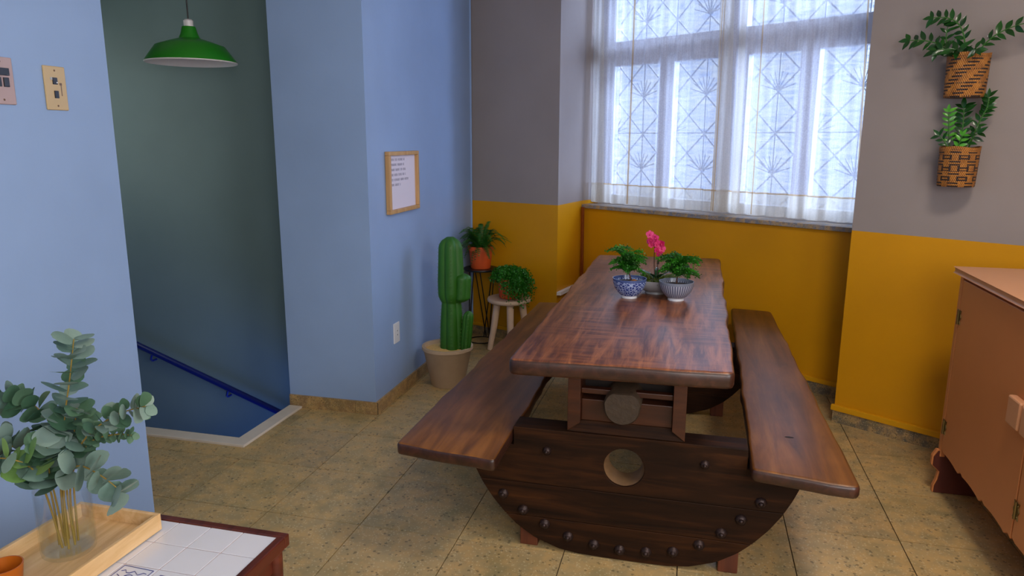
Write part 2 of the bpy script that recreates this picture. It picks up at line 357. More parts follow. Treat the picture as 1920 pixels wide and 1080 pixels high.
def obj(name, mb, mat, parent=None, loc=None, rz=None, bevel=0.0, smooth=False, label=None, kind=None):
    m = mb if isinstance(mb, bpy.types.Mesh) else mb.mesh(name, mat, smooth)
    o = bpy.data.objects.new(name, m); C.objects.link(o)
    if parent: o.parent = parent
    if loc is not None: o.location = loc
    if rz is not None: o.rotation_euler = (0, 0, rz)
    if bevel:
        b = o.modifiers.new('bevel', 'BEVEL'); b.width = bevel; b.segments = 2; b.limit_method = 'ANGLE'; b.angle_limit = math.radians(35)
    if label: o['label'] = label
    if kind: o['kind'] = kind
    return o
def thing(name, label, cat, loc=(0, 0, 0), rz=0, group=None):
    o = bpy.data.objects.new(name, None); C.objects.link(o); o.location = loc; o.rotation_euler = (0, 0, rz)
    o['label'] = label; o['category'] = cat
    if group: o['group'] = group
    return o
def tag(o, label, cat, group=None):
    o['label'] = label; o['category'] = cat
    if group: o['group'] = group
    return o
def struct(name, mb, mat, loc=None, rz=None, **k):
    o = obj(name, mb, mat, None, loc, rz, **k); o['kind'] = 'structure'; return o
def bez(p0, p1, p2, n=10):
    p0, p1, p2 = Vector(p0), Vector(p1), Vector(p2)
    return [(1 - t) ** 2 * p0 + 2 * t * (1 - t) * p1 + t * t * p2 for t in [i / n for i in range(n + 1)]]

# ------------------------------------------------------------------ setting: floor
CZ = 2.9
KX, KY = -2.18, 2.98
FX0, FX1, FY0 = -4.2, 1.85, -1.3
sl = MB()
sl.box(FX0, FY0, -0.25, FX1, 2.94, -0.008); sl.box(-2.14, 2.94, -0.25, FX1, 5.9, -0.008)
floor = struct('floor', sl, M['grout'])
T = 0.41
tile_full = MB().box(0.002, 0.002, -0.008, T - 0.002, T - 0.002, 0).mesh('tile', M['terrazzo'])
for i in range(-7, 8):
    for j in range(-6, 8):
        x0, y0 = -1.22 + T * i, 2.375 + T * j; x1, y1 = x0 + T, y0 + T
        if y0 < 0.2 or x1 > FX1 + 0.2 or x0 < FX0 - 0.1: continue
        if y1 > KY - 0.04 and x0 < -2.14:
            if x1 <= -2.13:
                if y0 >= KY - 0.05: continue
                q = MB().box(0.0015, 0.0015, -0.008, T - 0.0015, KY - 0.04 - y0, 0)
            else:
                cx, cy = -2.14 - x0, KY - 0.04 - y0
                if cy <= 0.002: q = MB().box(cx, 0.0015, -0.008, T - 0.0015, T - 0.0015, 0)
                else: q = MB().prism([(0.0015, 0.0015), (T - 0.0015, 0.0015), (T - 0.0015, T - 0.0015), (cx, T - 0.0015), (cx, cy), (0.0015, cy)], -0.008, 0)
            obj('tile', q, M['terrazzo'], floor, (x0, y0, 0)); continue
        # keep tiles inside the room outline
        c = Vector((x0 + T / 2, y0 + T / 2, 0)); d = (c - A)
        if d.dot(NV) > 0.62 or c.y > 5.5 or (c.x < -1.9 and c.y > 3.5): continue
        obj('tile', tile_full, None, floor, (x0, y0, 0))
kb = MB().prism([(FX0, 2.90), (-2.10, 2.90), (-2.10, 3.455), (KX, 3.455), (KX, KY), (FX0, KY)], -0.1, 0.012)
struct('trim_1', kb, M['kerb'], bevel=0.003, label='pale marble kerb around the stairwell opening')

# ------------------------------------------------------------------ walls
struct('wall_left', MB().box(-2.22, FY0, 0, -2.07, 2.25, CZ), M['blue'])
struct('wall_pillar', MB().box(KX, 3.47, 0, -1.65, 5.9, CZ), M['blue'])
ws = MB(); ws.box(FX0, 4.0, -2.8, KX - 0.001, 4.12, CZ); ws.box(KX - 0.001, 4.0, -2.8, -0.9, 4.12, -0.25)
struct('wall_stairwell', ws, M['green_wall'])
struct('wall_stairwell_near', MB().box(FX0, 2.84, -2.8, -0.9, 2.98, -0.25), M['green_wall'])
struct('wall_stairwell_end', MB().box(-0.9, 2.84, -2.8, -0.8, 4.12, -0.25), M['green_wall'])
struct('wall_hall', MB().box(FX0 - 0.1, FY0, -2.8, FX0, 4.12, CZ), M['green_wall'])
struct('wall_rear', MB().box(FX0, FY0 - 0.1, 0, FX1 + 0.1, FY0, CZ), M['ceil'])
struct('wall_right', MB().box(FX1, FY0, 0, FX1 + 0.1, 3.38, CZ), M['grey_yellow'])
# back wall with the splayed jamb: footprint in world coordinates
J0 = Vector((-0.93, 5.005)); J1 = wf(-2.165, 0.37).xy; J2 = wf(-2.165, 0.80).xy
struct('wall_back', MB().prism([(-1.65, 5.265), tuple(J0), tuple(J1), tuple(J2), (-1.65, 5.9)], 0, CZ), M['grey_yellow'])
ww = MB().box(-2.165, 0.37, 0, -0.0, 0.80, 0.99); ww.box(-2.165, 0.37, 2.72, 0, 0.80, CZ)
struct('wall_window', ww, M['grey_yellow'], A, WA)
struct('wall_pier', MB().box(-0.008, 0, 0, 1.24, 0.8, CZ), M['grey_yellow'], A, WA)
struct('ceiling', MB().box(FX0, FY0, CZ, FX1 + 0.1, 5.9, CZ + 0.1), M['ceil'])
# steps going down to the right
st = struct('stair_floor', MB().prism([(FX0, -0.75), (FX0, -2.8), (-0.9, -2.8), (-0.9, -2.05)], 2.98, 4.0, lambda a, b, c: (a, c, b)), M['concrete'])
for i in range(8):
    obj('step', MB().box(0, 0, -0.18, 0.36, 1.02, 0), M['concrete'], st, (FX0 + 0.36 * i, 2.98, -0.62 - 0.14 * i))
# plinths and mouldings
def strip(name, p, q, z0, z1, proud, mat, joints=None, back=0.0):
    p, q = Vector(p).to_3d(), Vector(q).to_3d(); d = q - p; L = d.length; a = math.atan2(d.y, d.x)
    if joints is None: return struct(name, MB().box(0, -proud, z0, L, back, z1), mat, p, a, bevel=0.002)
    o = struct(name, MB().box(0, -proud * 0.6, z0, L, back, z1 - 0.002), M['grout'], p, a)
    x = 0
    while x < L - 0.01:
        w = min(joints, L - x); obj('stone_piece', MB().box(x + 0.001, -proud, z0, x + w - 0.001, back, z1), mat, o); x += joints
    return o
strip('baseboard_pillar', (KX, 3.47), (-1.638, 3.47), 0, 0.072, 0.012, M['plinth'], 0.41)
strip('baseboard_left', (-1.65, 3.47), (-1.65, 5.25), 0, 0.072, 0.012, M['plinth'], 0.41)
strip('baseboard_back', (-1.645, 5.262), tuple(J0), 0, 0.07, 0.010, M['plinth_grey'], 0.41)
strip('baseboard_window', wf(-2.14, 0.37).xy, wf(-0.01, 0.37).xy, 0, 0.07, 0.010, M['plinth_grey'], 0.41)
strip('baseboard_pier', wf(-0.012, 0).xy, wf(1.15, 0).xy, 0, 0.068, 0.012, M['plinth_grey'], 0.41)
strip('trim_2', (-1.645, 5.262), tuple(J0), 0.07, 0.098, 0.016, M['yellow_trim'])
strip('trim_3', wf(-2.14, 0.37).xy, wf(-0.01, 0.37).xy, 0.07, 0.098, 0.020, M['yellow_trim'])
strip('trim_4', wf(-0.02, 0).xy, wf(1.15, 0).xy, 0.068, 0.098, 0.022, M['yellow_trim'])
# side face of baseboard on the blue wall: facing +x needs proud on the other side (strip draws to -normal)
struct('trim_5', MB().box(-0.006, 0, 0, 0.006, 0.004, CZ - 0.002), M['blue'], (-1.645, 5.252, 0))
# sill
struct('trim_6', MB().box(-2.162, 0.345, 0.99, -0.010, 0.50, 1.018), M['granite'], A, WA, bevel=0.003, label='grey granite window sill')
# white ledge on the jamb
dj = (J1 - J0).normalized(); nj = Vector((dj.y, -dj.x))
struct('trim_7', MB().prism([tuple(J0 + nj * 0.001), tuple(J0 + nj * 0.03 + dj * 0.01), tuple(J0 + dj * 0.30 + nj * 0.03), tuple(J0 + dj * 0.31 + nj * 0.001)], 0.395, 0.42), M['white_ledge'], label='short white ledge on the yellow jamb')

# ------------------------------------------------------------------ window
wo = 0.55
win = struct('window_1', MB().box(-2.16, wo - 0.01, 1.0, -2.03, wo + 0.05, 2.72), M['frame_white'], A, WA)
def fr(name, *b): return obj(name, MB().box(*b), M['frame_white'], win, bevel=0.004)
fr('frame', -0.055, wo - 0.01, 1.0, -0.0, wo + 0.05, 2.72)
fr('frame', -2.03, wo - 0.01, 1.0, -0.055, wo + 0.05, 1.09)
fr('frame', -2.03, wo - 0.01, 2.66, -0.055, wo + 0.05, 2.72)
fr('transom', -2.03, wo - 0.02, 2.03, -0.055, wo + 0.05, 2.20)
for a, b in ((-1.627, -1.507), (-1.158, -0.951), (-0.611, -0.498)): fr('mullion', a, wo - 0.015, 1.09, b, wo + 0.05, 2.03)
fr('mullion', -1.13, wo - 0.015, 2.20, -0.98, wo + 0.05, 2.66)
for a, b in ((-2.03, -1.627), (-1.507, -1.158), (-0.951, -0.611), (-0.498, -0.055)):
    obj('pane', MB().box(a, wo + 0.015, 1.09, b, wo + 0.019, 2.03), M['pane'], win)
for a, b in ((-2.03, -1.13), (-0.98, -0.055)): obj('pane', MB().box(a, wo + 0.015, 2.20, b, wo + 0.019, 2.66), M['pane'], win)
gr = thing('window_grille', 'white iron security grille with crossed bars and fan motifs outside the window', 'grille', A, WA)
go = 0.68; cw = 0.262; s0, s1, z0g, z1g = -2.12, -0.03, 1.0, 2.66
for k in range(9):
    x = s0 + cw * k
    if x < s1 + 0.02: obj('upright', MB().box(x - 0.004, go - 0.004, z0g, x + 0.005, go + 0.004, z1g), M['grille'], gr)
for k in range(4): obj('crossbar', MB().box(s0, go + 0.004, z0g + 0.02 + 0.524 * k, s1, go + 0.012, z0g + 0.028 + 0.524 * k), M['grille'], gr)
for sgn in (1, -1):
    for k in range(-8, 16):
        xa, za = s0 + cw * k, z0g + 0.02
        # clip the 45 degree bar to the rectangle
        t0, t1 = 0.0, z1g - za
        if sgn > 0: t0 = max(t0, s0 - xa); t1 = min(t1, s1 - xa)
        else: t0 = max(t0, xa - s1); t1 = min(t1, xa - s0)
        if t1 - t0 < 0.1: continue
        obj('diagonal_bar', MB().tube([(xa + sgn * t0, go + 0.006 * sgn, za + t0), (xa + sgn * t1, go + 0.006 * sgn, za + t1)], 0.0060, 5), M['grille'], gr)
fan = MB()
for a in (20, 40, 62, 78, 102, 118, 140, 160):
    c, s_ = math.cos(math.radians(a)), math.sin(math.radians(a))
    fan.tube(bez((0, 0, 0), (0.07 * c, 0, 0.07 * s_), (0.12 * c * 1.08, 0, 0.12 * s_), 3), 0.0040, 4)
fan_m = fan.mesh('fan', M['grille'])
for k in range(8):
    for j in range(4):
        o = obj('fan', fan_m, None, gr, (s0 + cw * (k + 0.0) + 0.0, go - 0.008, z0g + 0.024 + 0.524 * j)); 
        if k % 2: o.location.z += 0.262 if j < 3 else 0
# curtains
def slant(s, t): return -0.055 * (1 - t) * max(0, (s + 1.08) / 0.92)
def curtain(sa, sb, za, zb, dense, seed, mat):
    rnd = random.Random(seed); n = 150; mb = MB(); nz = 14
    ph = [rnd.uniform(0, 6.28) for _ in range(5)]
    def off(s, t): # t 0 top .. 1 bottom
        w = 0.6 + 0.5 * t
        u = (s - sa)
        return 0.014 * w * math.sin(u * 46 + ph[0] + 0.8 * math.sin(u * 5 + ph[1])) + 0.007 * math.sin(u * 97 + ph[2]) + 0.008 * w * math.sin(u * 17 + ph[3])
    cols = [sa + (sb - sa) * i / n for i in range(n + 1)]
    vs = []; fs = []
    for j in range(nz + 1):
        t = j / nz; z = za + (zb - za) * t
        for s in cols:
            vs.append((s + slant(s, t), 0.43 + off(s, t), z))
    for j in range(nz):
        for i in range(n): a = j * (n + 1) + i; fs.append((a, a + 1, a + n + 2, a + n + 1))
    return mb.add(vs, fs), off, cols
def make_curtain(sa, sb, label, seed, seams, gathers):
    t = thing('curtain', label, 'curtain', A, WA)
    mb, off, cols = curtain(sa, sb, 2.66, 1.175, 0, seed, None)
    obj('cloth', mb, M['sheer'], t, smooth=True)
    def ribbon(s_a, s_b, z_a, z_b, mat, name, dy=0.0, n=None):
        n = n or max(2, int((s_b - s_a) / 0.007)); m = MB(); vs = []; fs = []; nz = 10
        for j in range(nz + 1):
            z = z_a + (z_b - z_a) * j / nz; tt = min(1, (2.66 - z) / 1.485)
            for i in range(n + 1):
                s = s_a + (s_b - s_a) * i / n
                if name == 'gather': s += 0.03 * (tt - 0.5)
                vs.append((s + slant(s, tt), 0.43 + off(s, tt) + dy, z))
        for j in range(nz):
            for i in range(n): a = j * (n + 1) + i; fs.append((a, a + 1, a + n + 2, a + n + 1))
        obj(name, m.add(vs, fs), mat, t, smooth=True)
    ribbon(sa, sb, 1.175, 1.034, M['hem'], 'hem', 0)
    ribbon(sa, sb, 1.180, 1.170, M['seam'], 'seam', -0.003)
    for s in seams: ribbon(s, s + 0.009, 2.66, 1.04, M['seam'], 'seam', -0.004, 2)
    for a, b in gathers: ribbon(a, b, 2.66, 1.04, M['sheer2'], 'gather', -0.012)
    return t
make_curtain(-2.145, -1.085, 'left sheer white curtain panel with a deep hem over the window', 3, (-1.78, -1.098), ((-2.145, -2.03), (-1.10, -1.085)))
make_curtain(-1.083, -0.165, 'right sheer white curtain panel ending just short of the pier', 5, (-1.078, -0.80, -0.174), ((-1.07, -1.0), (-0.96, -0.90)))
rod = tag(obj('curtain_rod', MB().tube([(-2.15, 0.43, 2.68), (-0.02, 0.43, 2.68)], 0.01, 10), M['frame_white'], None, A, WA), 'slim white curtain rod across the window recess above both panels', 'curtain rod')
o = obj('wooden_batten', MB().box(-0.009, -0.009, 0, 0.009, 0.009, 1.0), M['batten'], None, wf(-2.125, 0.335), WA, bevel=0.002)
o.rotation_euler = (math.radians(0.6), 0, WA); tag(o, 'thin brown wooden batten standing upright in the yellow corner below the window sill', 'batten')

# ------------------------------------------------------------------ stair handrail
rail = thing('handrail', 'navy blue handrail sloping down the green stairwell wall', 'handrail', (0, 0, 0))
ra, rb = Vector((-4.05, 3.93, 0.285)), Vector((-2.22, 3.93, -0.375))
def rl(x): t = (x - ra.x) / (rb.x - ra.x); return ra.lerp(rb, t)
obj('rail', MB().tube([ra, rb], 0.020, 12), M['rail_blue'], rail, smooth=True)
for x in (-3.50, -2.93, -2.42):
    p = rl(x); obj('bracket', MB().tube([p + Vector((0, 0, -0.012)), p + Vector((-0.015, 0, -0.055)), p + Vector((-0.03, 0.03, -0.075)), p + Vector((-0.03, 0.069, -0.075))], 0.007, 6), M['rail_blue'], rail, smooth=True)

# ------------------------------------------------------------------ pendant lamp
lp = thing('pendant_lamp', 'green enamel pendant lamp hanging on a black cord over the stairwell', 'lamp', (-2.672, 3.5, 1.90))
R_ = 0.232
obj('lamp_shade', MB().lathe([(R_, 0.0), (R_ * 0.985, 0.012), (0.175, 0.085), (0.11, 0.108), (0.055, 0.125), (0.043, 0.150), (0.034, 0.185), (0.0, 0.186)], 48), M['lamp_green'], lp, smooth=True)
obj('inner_reflector', MB().lathe([(R_ - 0.002, -0.003), (R_ - 0.008, 0.004), (0.17, 0.080), (0.10, 0.102), (0.0, 0.112)], 48), M['lamp_white'], lp, smooth=True)
obj('rim', MB().tube([(R_ * math.cos(a), R_ * math.sin(a), 0.0) for a in [2 * PI * i / 48 for i in range(49)]], 0.0035, 6), M['lamp_white'], lp, smooth=True)
obj('socket', MB().lathe([(0.024, 0.184), (0.025, 0.215), (0.018, 0.222), (0.0, 0.223)], 20), M['lamp_white'], lp, smooth=True)
obj('bulb', MB().lathe([(0.0, 0.012), (0.02, 0.018), (0.03, 0.040), (0.026, 0.065), (0.014, 0.09), (0.014, 0.11)], 16), M['lamp_white'], lp, smooth=True)
obj('cord', MB().tube([(0, 0, 0.22), (0, 0, CZ - 1.90)], 0.004, 6), M['cord'], lp)

# ------------------------------------------------------------------ switch plates and outlet
def plate(y0, y1, z0, z1, mat, label, name, parts):
    t = thing(name, label, 'switch plate' if name == 'switch_plate' else 'outlet', (-2.07, (y0 + y1) / 2, (z0 + z1) / 2))
    w, h = (y1 - y0) / 2, (z1 - z0) / 2
    obj('plate', MB().box(0, -w, -h, 0.007, w, h), mat, t, bevel=0.003)
    for nm, a, b, c, d, th, mt in parts: obj(nm, MB().box(0.006, a, c, 0.006 + th, b, d), mt, t, bevel=0.001)
    for q in (0.8, -0.8): obj('screw', MB().dome((0.007, 0, h * q), 0.0035, 0.002, (1, 0, 0), 8), M['screw'], t)
    return t
plate(1.972, 2.056, 1.590, 1.731, M['plate_cream'], 'cream switch plate with two dark rockers and an engraved handset mark, nearest the wall end', 'switch_plate',
      [('rocker', -0.012, 0.006, 0.012, 0.034, 0.004, M['black_pl']), ('rocker', -0.010, 0.006, -0.032, -0.008, 0.004, M['black_pl']), ('indicator', -0.020, -0.012, 0.026, 0.034, 0.003, M['grey_pl']),
       ('indicator', 0.000, 0.006, 0.016, 0.020, 0.005, M['white_pl']), ('engraved_mark', 0.018, 0.022, -0.024, 0.010, 0.0014, M['screw']), ('engraved_mark', 0.014, 0.024, 0.010, 0.018, 0.0016, M['screw'])])
plate(1.778, 1.862, 1.600, 1.741, M['plate_pink'], 'pinkish white switch plate with black rockers cut by the left picture edge', 'switch_plate',
      [('rocker', -0.020, 0.025, 0.016, 0.038, 0.006, M['black_pl']), ('rocker', 0.004, 0.022, -0.018, 0.010, 0.005, M['black_pl']), ('rocker', -0.020, -0.004, -0.018, 0.010, 0.005, M['black_pl'])])
ot = thing('outlet', 'white wall outlet low on the blue wall left of the cactus', 'outlet', (-1.65, 3.77, 0.392))
obj('plate', MB().box(0, -0.040, -0.060, 0.008, 0.040, 0.060), M['white_pl'], ot, bevel=0.003)
obj('socket', MB().box(0.007, -0.014, -0.024, 0.010, 0.014, 0.024), M['white_pl'], ot, bevel=0.002)
for z in (0.012, -0.012): obj('hole', MB().tube([(0.0095, 0, z), (0.0105, 0, z)], 0.004, 8), M['black_pl'], ot)

# ------------------------------------------------------------------ framed text
fm = thing('picture_frame', 'pale wooden frame holding a printed white page on the blue wall', 'picture frame', (-1.65, 3.907, 1.260))
w, h, b = 0.218, 0.172, 0.022
for (a0, c0, a1, c1) in ((-w, -h, w, -h + b), (-w, h - b, w, h), (-w, -h + b, -w + b, h - b), (w - b, -h + b, w, h - b)):
    obj('frame_rail', MB().box(0.001, a0, c0, 0.030, a1, c1), M['frame_wood'], fm, bevel=0.003)
obj('page', MB().box(0.004, -w + b, -h + b, 0.010, w - b, h - b), M['paper'], fm)
tx = MB(); rnd = random.Random(4)
for row, (L, z) in enumerate(((0.205, 0.120), (0.195, 0.092), (0.215, 0.064), (0.215, 0.036), (0.255, 0.008), (0.125, -0.020))):
    y = -0.165; end = y + L; wl = 0
    while y < end:
        if wl <= 0: wl = rnd.randint(3, 8); y += 0.010
        hh = 0.0125; k = rnd.randint(0, 3)
        tx.box(0.0098, y, z, 0.0104, y + 0.0018, z + hh)
        if k != 1: tx.box(0.0098, y, z + hh - 0.0018, 0.0104, y + 0.007, z + hh)
        if k != 2: tx.box(0.0098, y, z, 0.0104, y + 0.007, z + 0.0018)
        if k != 0: tx.box(0.0098, y + 0.0055, z, 0.0104, y + 0.007, z + hh)
        else: tx.box(0.0098, y, z + hh / 2, 0.0104, y + 0.006, z + hh / 2 + 0.0018)
        y += 0.0098; wl -= 1
obj('printed_text', tx, M['ink'], fm, label='six short lines of small grey lettering')

# ------------------------------------------------------------------ plank helper
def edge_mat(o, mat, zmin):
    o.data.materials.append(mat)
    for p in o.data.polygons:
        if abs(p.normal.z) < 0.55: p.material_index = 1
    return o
def slab(poly, z0, z1, r, seed=1, wob=0.004, corner=0.03):
    rnd = random.Random(seed); P = [Vector(p) for p in poly]; n = len(P); out = []
    for i in range(n):
        a, b_, c = P[i - 1], P[i], P[(i + 1) % n]
        cr = corner[i] if isinstance(corner, (list, tuple)) else corner
        p0 = b_ + (a - b_).normalized() * cr; p2 = b_ + (c - b_).normalized() * cr
        for t in (0, 0.25, 0.5, 0.75, 1): out.append((1 - t) ** 2 * p0 + 2 * t * (1 - t) * b_ + t * t * p2)
        cn = P[(i + 1) % n]; crn = corner[(i + 1) % n] if isinstance(corner, (list, tuple)) else corner
        e = cn + (b_ - cn).normalized() * crn; L = (e - p2).length; m = max(1, int(L / 0.05))
        nn = Vector(((e - p2).y, -(e - p2).x)).normalized()
        ph = rnd.uniform(0, 6)
        for k in range(1, m):
            t = k / m; env = min(1, 4 * t, 4 * (1 - t))
            out.append(p2.lerp(e, t) - nn * env * wob * (math.sin(t * L * 9 + ph) + 0.6 * math.sin(t * L * 23 + 2 * ph) + rnd.uniform(-0.5, 0.5)))
    cen = sum(out, Vector((0, 0))) / len(out); N = len(out); mb = MB(); vs = []
    def ring(ins, z):
        rr = []
        for i, p in enumerate(out):
            t = (out[(i + 1) % N] - out[i - 1]).normalized(); nn = Vector((t.y, -t.x))
            rr.append((p.x - nn.x * ins, p.y - nn.y * ins, z))
        return rr
    for ins, z in ((r, z0), (r * 0.3, z0 + r * 0.3), (0, z0 + r), (0, z1 - r), (r * 0.3, z1 - r * 0.3), (r, z1)): vs += ring(ins, z)
    fs = [tuple(range(N - 1, -1, -1)), tuple(range(5 * N, 6 * N))]
    for j in range(5): fs += [(j * N + i, j * N + (i + 1) % N, (j + 1) * N + (i + 1) % N, (j + 1) * N + i) for i in range(N)]
    return mb.add(vs, fs)

# ------------------------------------------------------------------ ox-cart picnic table
pt = thing('picnic_table', 'long dark rustic wooden table with attached benches on studded half-wheel ends', 'table', (-0.20, 3.4, 0))
ox, oy = -0.20, 3.4
def off(pl): return [(x - ox, y - oy) for x, y in pl]
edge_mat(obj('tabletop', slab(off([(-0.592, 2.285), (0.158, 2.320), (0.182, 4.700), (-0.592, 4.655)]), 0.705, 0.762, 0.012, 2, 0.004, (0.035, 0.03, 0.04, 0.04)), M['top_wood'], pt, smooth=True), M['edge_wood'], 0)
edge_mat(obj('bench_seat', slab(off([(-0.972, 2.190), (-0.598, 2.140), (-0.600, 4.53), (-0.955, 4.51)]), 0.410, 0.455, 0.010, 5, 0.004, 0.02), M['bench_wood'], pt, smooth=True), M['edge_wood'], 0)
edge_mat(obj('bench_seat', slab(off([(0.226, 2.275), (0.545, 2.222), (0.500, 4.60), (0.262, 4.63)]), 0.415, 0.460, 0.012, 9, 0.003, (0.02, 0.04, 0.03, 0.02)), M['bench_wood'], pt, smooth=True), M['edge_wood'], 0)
obj('knot', MB().prism([(0.374 - ox + 0.016 * math.cos(q * PI / 4), 2.577 - oy + 0.007 * math.sin(q * PI / 4)) for q in range(8)], 0.4592, 0.4605), M['knot_recess_shade'], pt, label='small dark knot in the right bench')
CX = -0.185
_EX = [(0.0, 0.10), (0.004, 0.16), (0.014, 0.235), (0.045, 0.325), (0.09, 0.395), (0.135, 0.443), (0.19, 0.490), (0.25, 0.530), (0.31, 0.560), (0.36, 0.580), (0.42, 0.598)]
def edge_x(z):
    for (a, p), (b_, q) in zip(_EX, _EX[1:]):
        if z <= b_: return p + (q - p) * (z - a) / (b_ - a)
    return _EX[-1][1]
def wheel_end(y0, y1, front=True):
    def put(poly, name, hole=None):
        bm = bmesh.new(); vs = [bm.verts.new((x - ox, y0 - oy, z)) for x, z in poly]
        if hole:
            hx, hz, hr = hole; n = 32
            # ring of quads between hole and outline fan
            inner = [bm.verts.new((hx - ox + hr * math.cos(2 * PI * k / n), y0 - oy, hz + hr * math.sin(2 * PI * k / n))) for k in range(n)]
            es = [bm.edges.new((vs[i], vs[(i + 1) % len(vs)])) for i in range(len(vs))] + [bm.edges.new((inner[i], inner[(i + 1) % n])) for i in range(n)]
            r = bmesh.ops.triangle_fill(bm, use_beauty=True, use_dissolve=False, edges=es)
            for f in [f for f in bm.faces if (f.calc_center_median() - Vector((hx - ox, y0 - oy, hz))).length < hr * 0.6]: bm.faces.remove(f)
        else: bm.faces.new(vs)
        ext = bmesh.ops.extrude_face_region(bm, geom=bm.faces[:])
        for g in ext['geom']:
            if isinstance(g, bmesh.types.BMVert): g.co.y += (y1 - y0)
        bmesh.ops.recalc_face_normals(bm, faces=bm.faces[:])
        me = bpy.data.meshes.new(name); bm.to_mesh(me); bm.free(); me.materials.append(M['disc_wood'])
        o = bpy.data.objects.new(name, me); C.objects.link(o); o.parent = pt
        b = o.modifiers.new('bevel', 'BEVEL'); b.width = 0.002; b.segments = 2; b.limit_method = 'ANGLE'; b.angle_limit = math.radians(40)
    def arc(za, zb, side, n=10):
        return [(CX + side * edge_x(za + (zb - za) * i / n), za + (zb - za) * i / n) for i in range(n + 1)]
    g = 0.0006
    z1, z2 = 0.262, 0.130
    top = arc(z1 + g, 0.408, 1) + [(0.222, 0.408), (0.222, 0.478), (-0.594, 0.478), (-0.594, 0.408)] + arc(0.408, z1 + g, -1)
    put(top, 'plank', (-0.192, 0.362, 0.072))
    put(arc(z2 + g, z1 - g, 1) + arc(z1 - g, z2 + g, -1), 'plank')
    lo = [0.004 + (z2 - g - 0.004) * (i / 16) ** 2.6 for i in range(17)]
    lo[0] = 0.004
    lo = [0.002] + lo
    put([(CX + (edge_x(z) if i else 0.07), z) for i, z in enumerate(lo)] + [(CX - (edge_x(z) if i else 0.07), z) for i, z in list(enumerate(lo))[::-1]], 'plank')
    for x in (-0.538, 0.182): obj('foot', MB().box(x - 0.034 - ox, y0 + 0.018 - oy, 0, x + 0.034 - ox, y0 + 0.095 - oy, 0.20), M['feet_wood'], pt, bevel=0.004)
    if front:
        obj('hub_ring', MB().lathe([(0.0715, 0), (0.0715, 0.085), (0.062, 0.06), (0.062, 0)], 40).mesh('hub_ring', M['bore'], True), None, pt, (-0.192 - ox, y0 - oy + 0.095, 0.362)).rotation_euler = (PI / 2, 0, 0)
        bl = [(-0.469, 0.397), (0.083, 0.409), (-0.632, 0.208), (-0.556, 0.152), (-0.474, 0.106), (-0.386, 0.068), (-0.290, 0.050), (-0.196, 0.042), (-0.102, 0.048), (-0.008, 0.064), (0.080, 0.104), (0.152, 0.160), (0.214, 0.220), (0.274, 0.292)]
        for i, (x, z) in enumerate(bl):
            r = 0.021 if i > 1 else 0.017
            obj('bolt', MB().dome((x - ox, y0 - oy - 0.0005, z), r, 0.015, (0, -1, 0), 8).dome((x - ox, y0 - oy - 0.012, z), r * 0.45, 0.010, (0, -1, 0), 8), M['iron'], pt, smooth=True)
wheel_end(2.385, 2.485); wheel_end(3.90, 4.00, False)
def pedestal(y0, y1):
    f = lambda *b: MB().box(b[0] - ox, b[1] - oy, b[2], b[3] - ox, b[4] - oy, b[5])
    x0, x1, zb, zt = -0.398, 0.012, 0.479, 0.704
    sw = lambda a, b, c: (a - ox, c - oy, b)
    for pa, pb in ((x0, x0 + 0.045), (x1, x1 - 0.045)):
        obj('box_post', MB().prism([(pa, zb), (pa, zt), (pb, zt), (pb, zb + 0.034)], y0, y1, sw), M['ped_wood'], pt, bevel=0.002)
    # mitred bottom rail sloping inward
    zr = 0.030
    e_ = 0.0006
    mb = MB().add([(x0 + e_ - ox, y0 + 0.001 - oy, zb), (x1 - e_ - ox, y0 + 0.001 - oy, zb), (x1 - 0.047 - ox, y0 + 0.028 - oy, zb + 0.036), (x0 + 0.047 - ox, y0 + 0.028 - oy, zb + 0.036),
                   (x0 + 0.002 - ox, y0 + 0.06 - oy, zb), (x1 - 0.002 - ox, y0 + 0.06 - oy, zb), (x1 - 0.047 - ox, y0 + 0.06 - oy, zb + 0.036), (x0 + 0.047 - ox, y0 + 0.06 - oy, zb + 0.036)],
                  [(0, 1, 2, 3), (7, 6, 5, 4), (0, 4, 5, 1), (1, 5, 6, 2), (2, 6, 7, 3), (3, 7, 4, 0)])
    obj('box_rail', mb, M['disc_wood'], pt, bevel=0.002)
    obj('box_panel', f(x0 + 0.045, y0 + 0.03, zb + 0.034, x1 - 0.045, y1 - 0.02, zb + 0.115), M['ped_wood'], pt, bevel=0.003)
    obj('box_panel', f(x0 + 0.045, y0 + 0.12, zb + 0.115, x1 - 0.045, y1 - 0.02, zt), M['knot_recess_shade'], pt)  # back of the recess, its shade put into the colour
    obj('crossbar', f(x0 + 0.045, y0 + 0.020, 0.618, x1 - 0.045, y0 + 0.05, 0.638), M['ped_wood'], pt, bevel=0.003)
pedestal(2.392, 2.56); pedestal(3.90, 4.05)
lg = obj('log_beam', MB().lathe([(0.0, -0.0), (0.058, 0.0), (0.063, 0.006), (0.063, 1.0), (0.063, 1.55), (0.0, 1.55)], 32, shape=lambda a, z: min(1.06, 0.86 / max(0.01, -math.sin(a))) if math.sin(a) < 0 else 1.0).mesh('log_beam', M['log_end'], True), None, pt, (-0.205 - ox, 2.372 - oy, 0.588)); lg.rotation_euler = (-PI / 2, 0, 0)

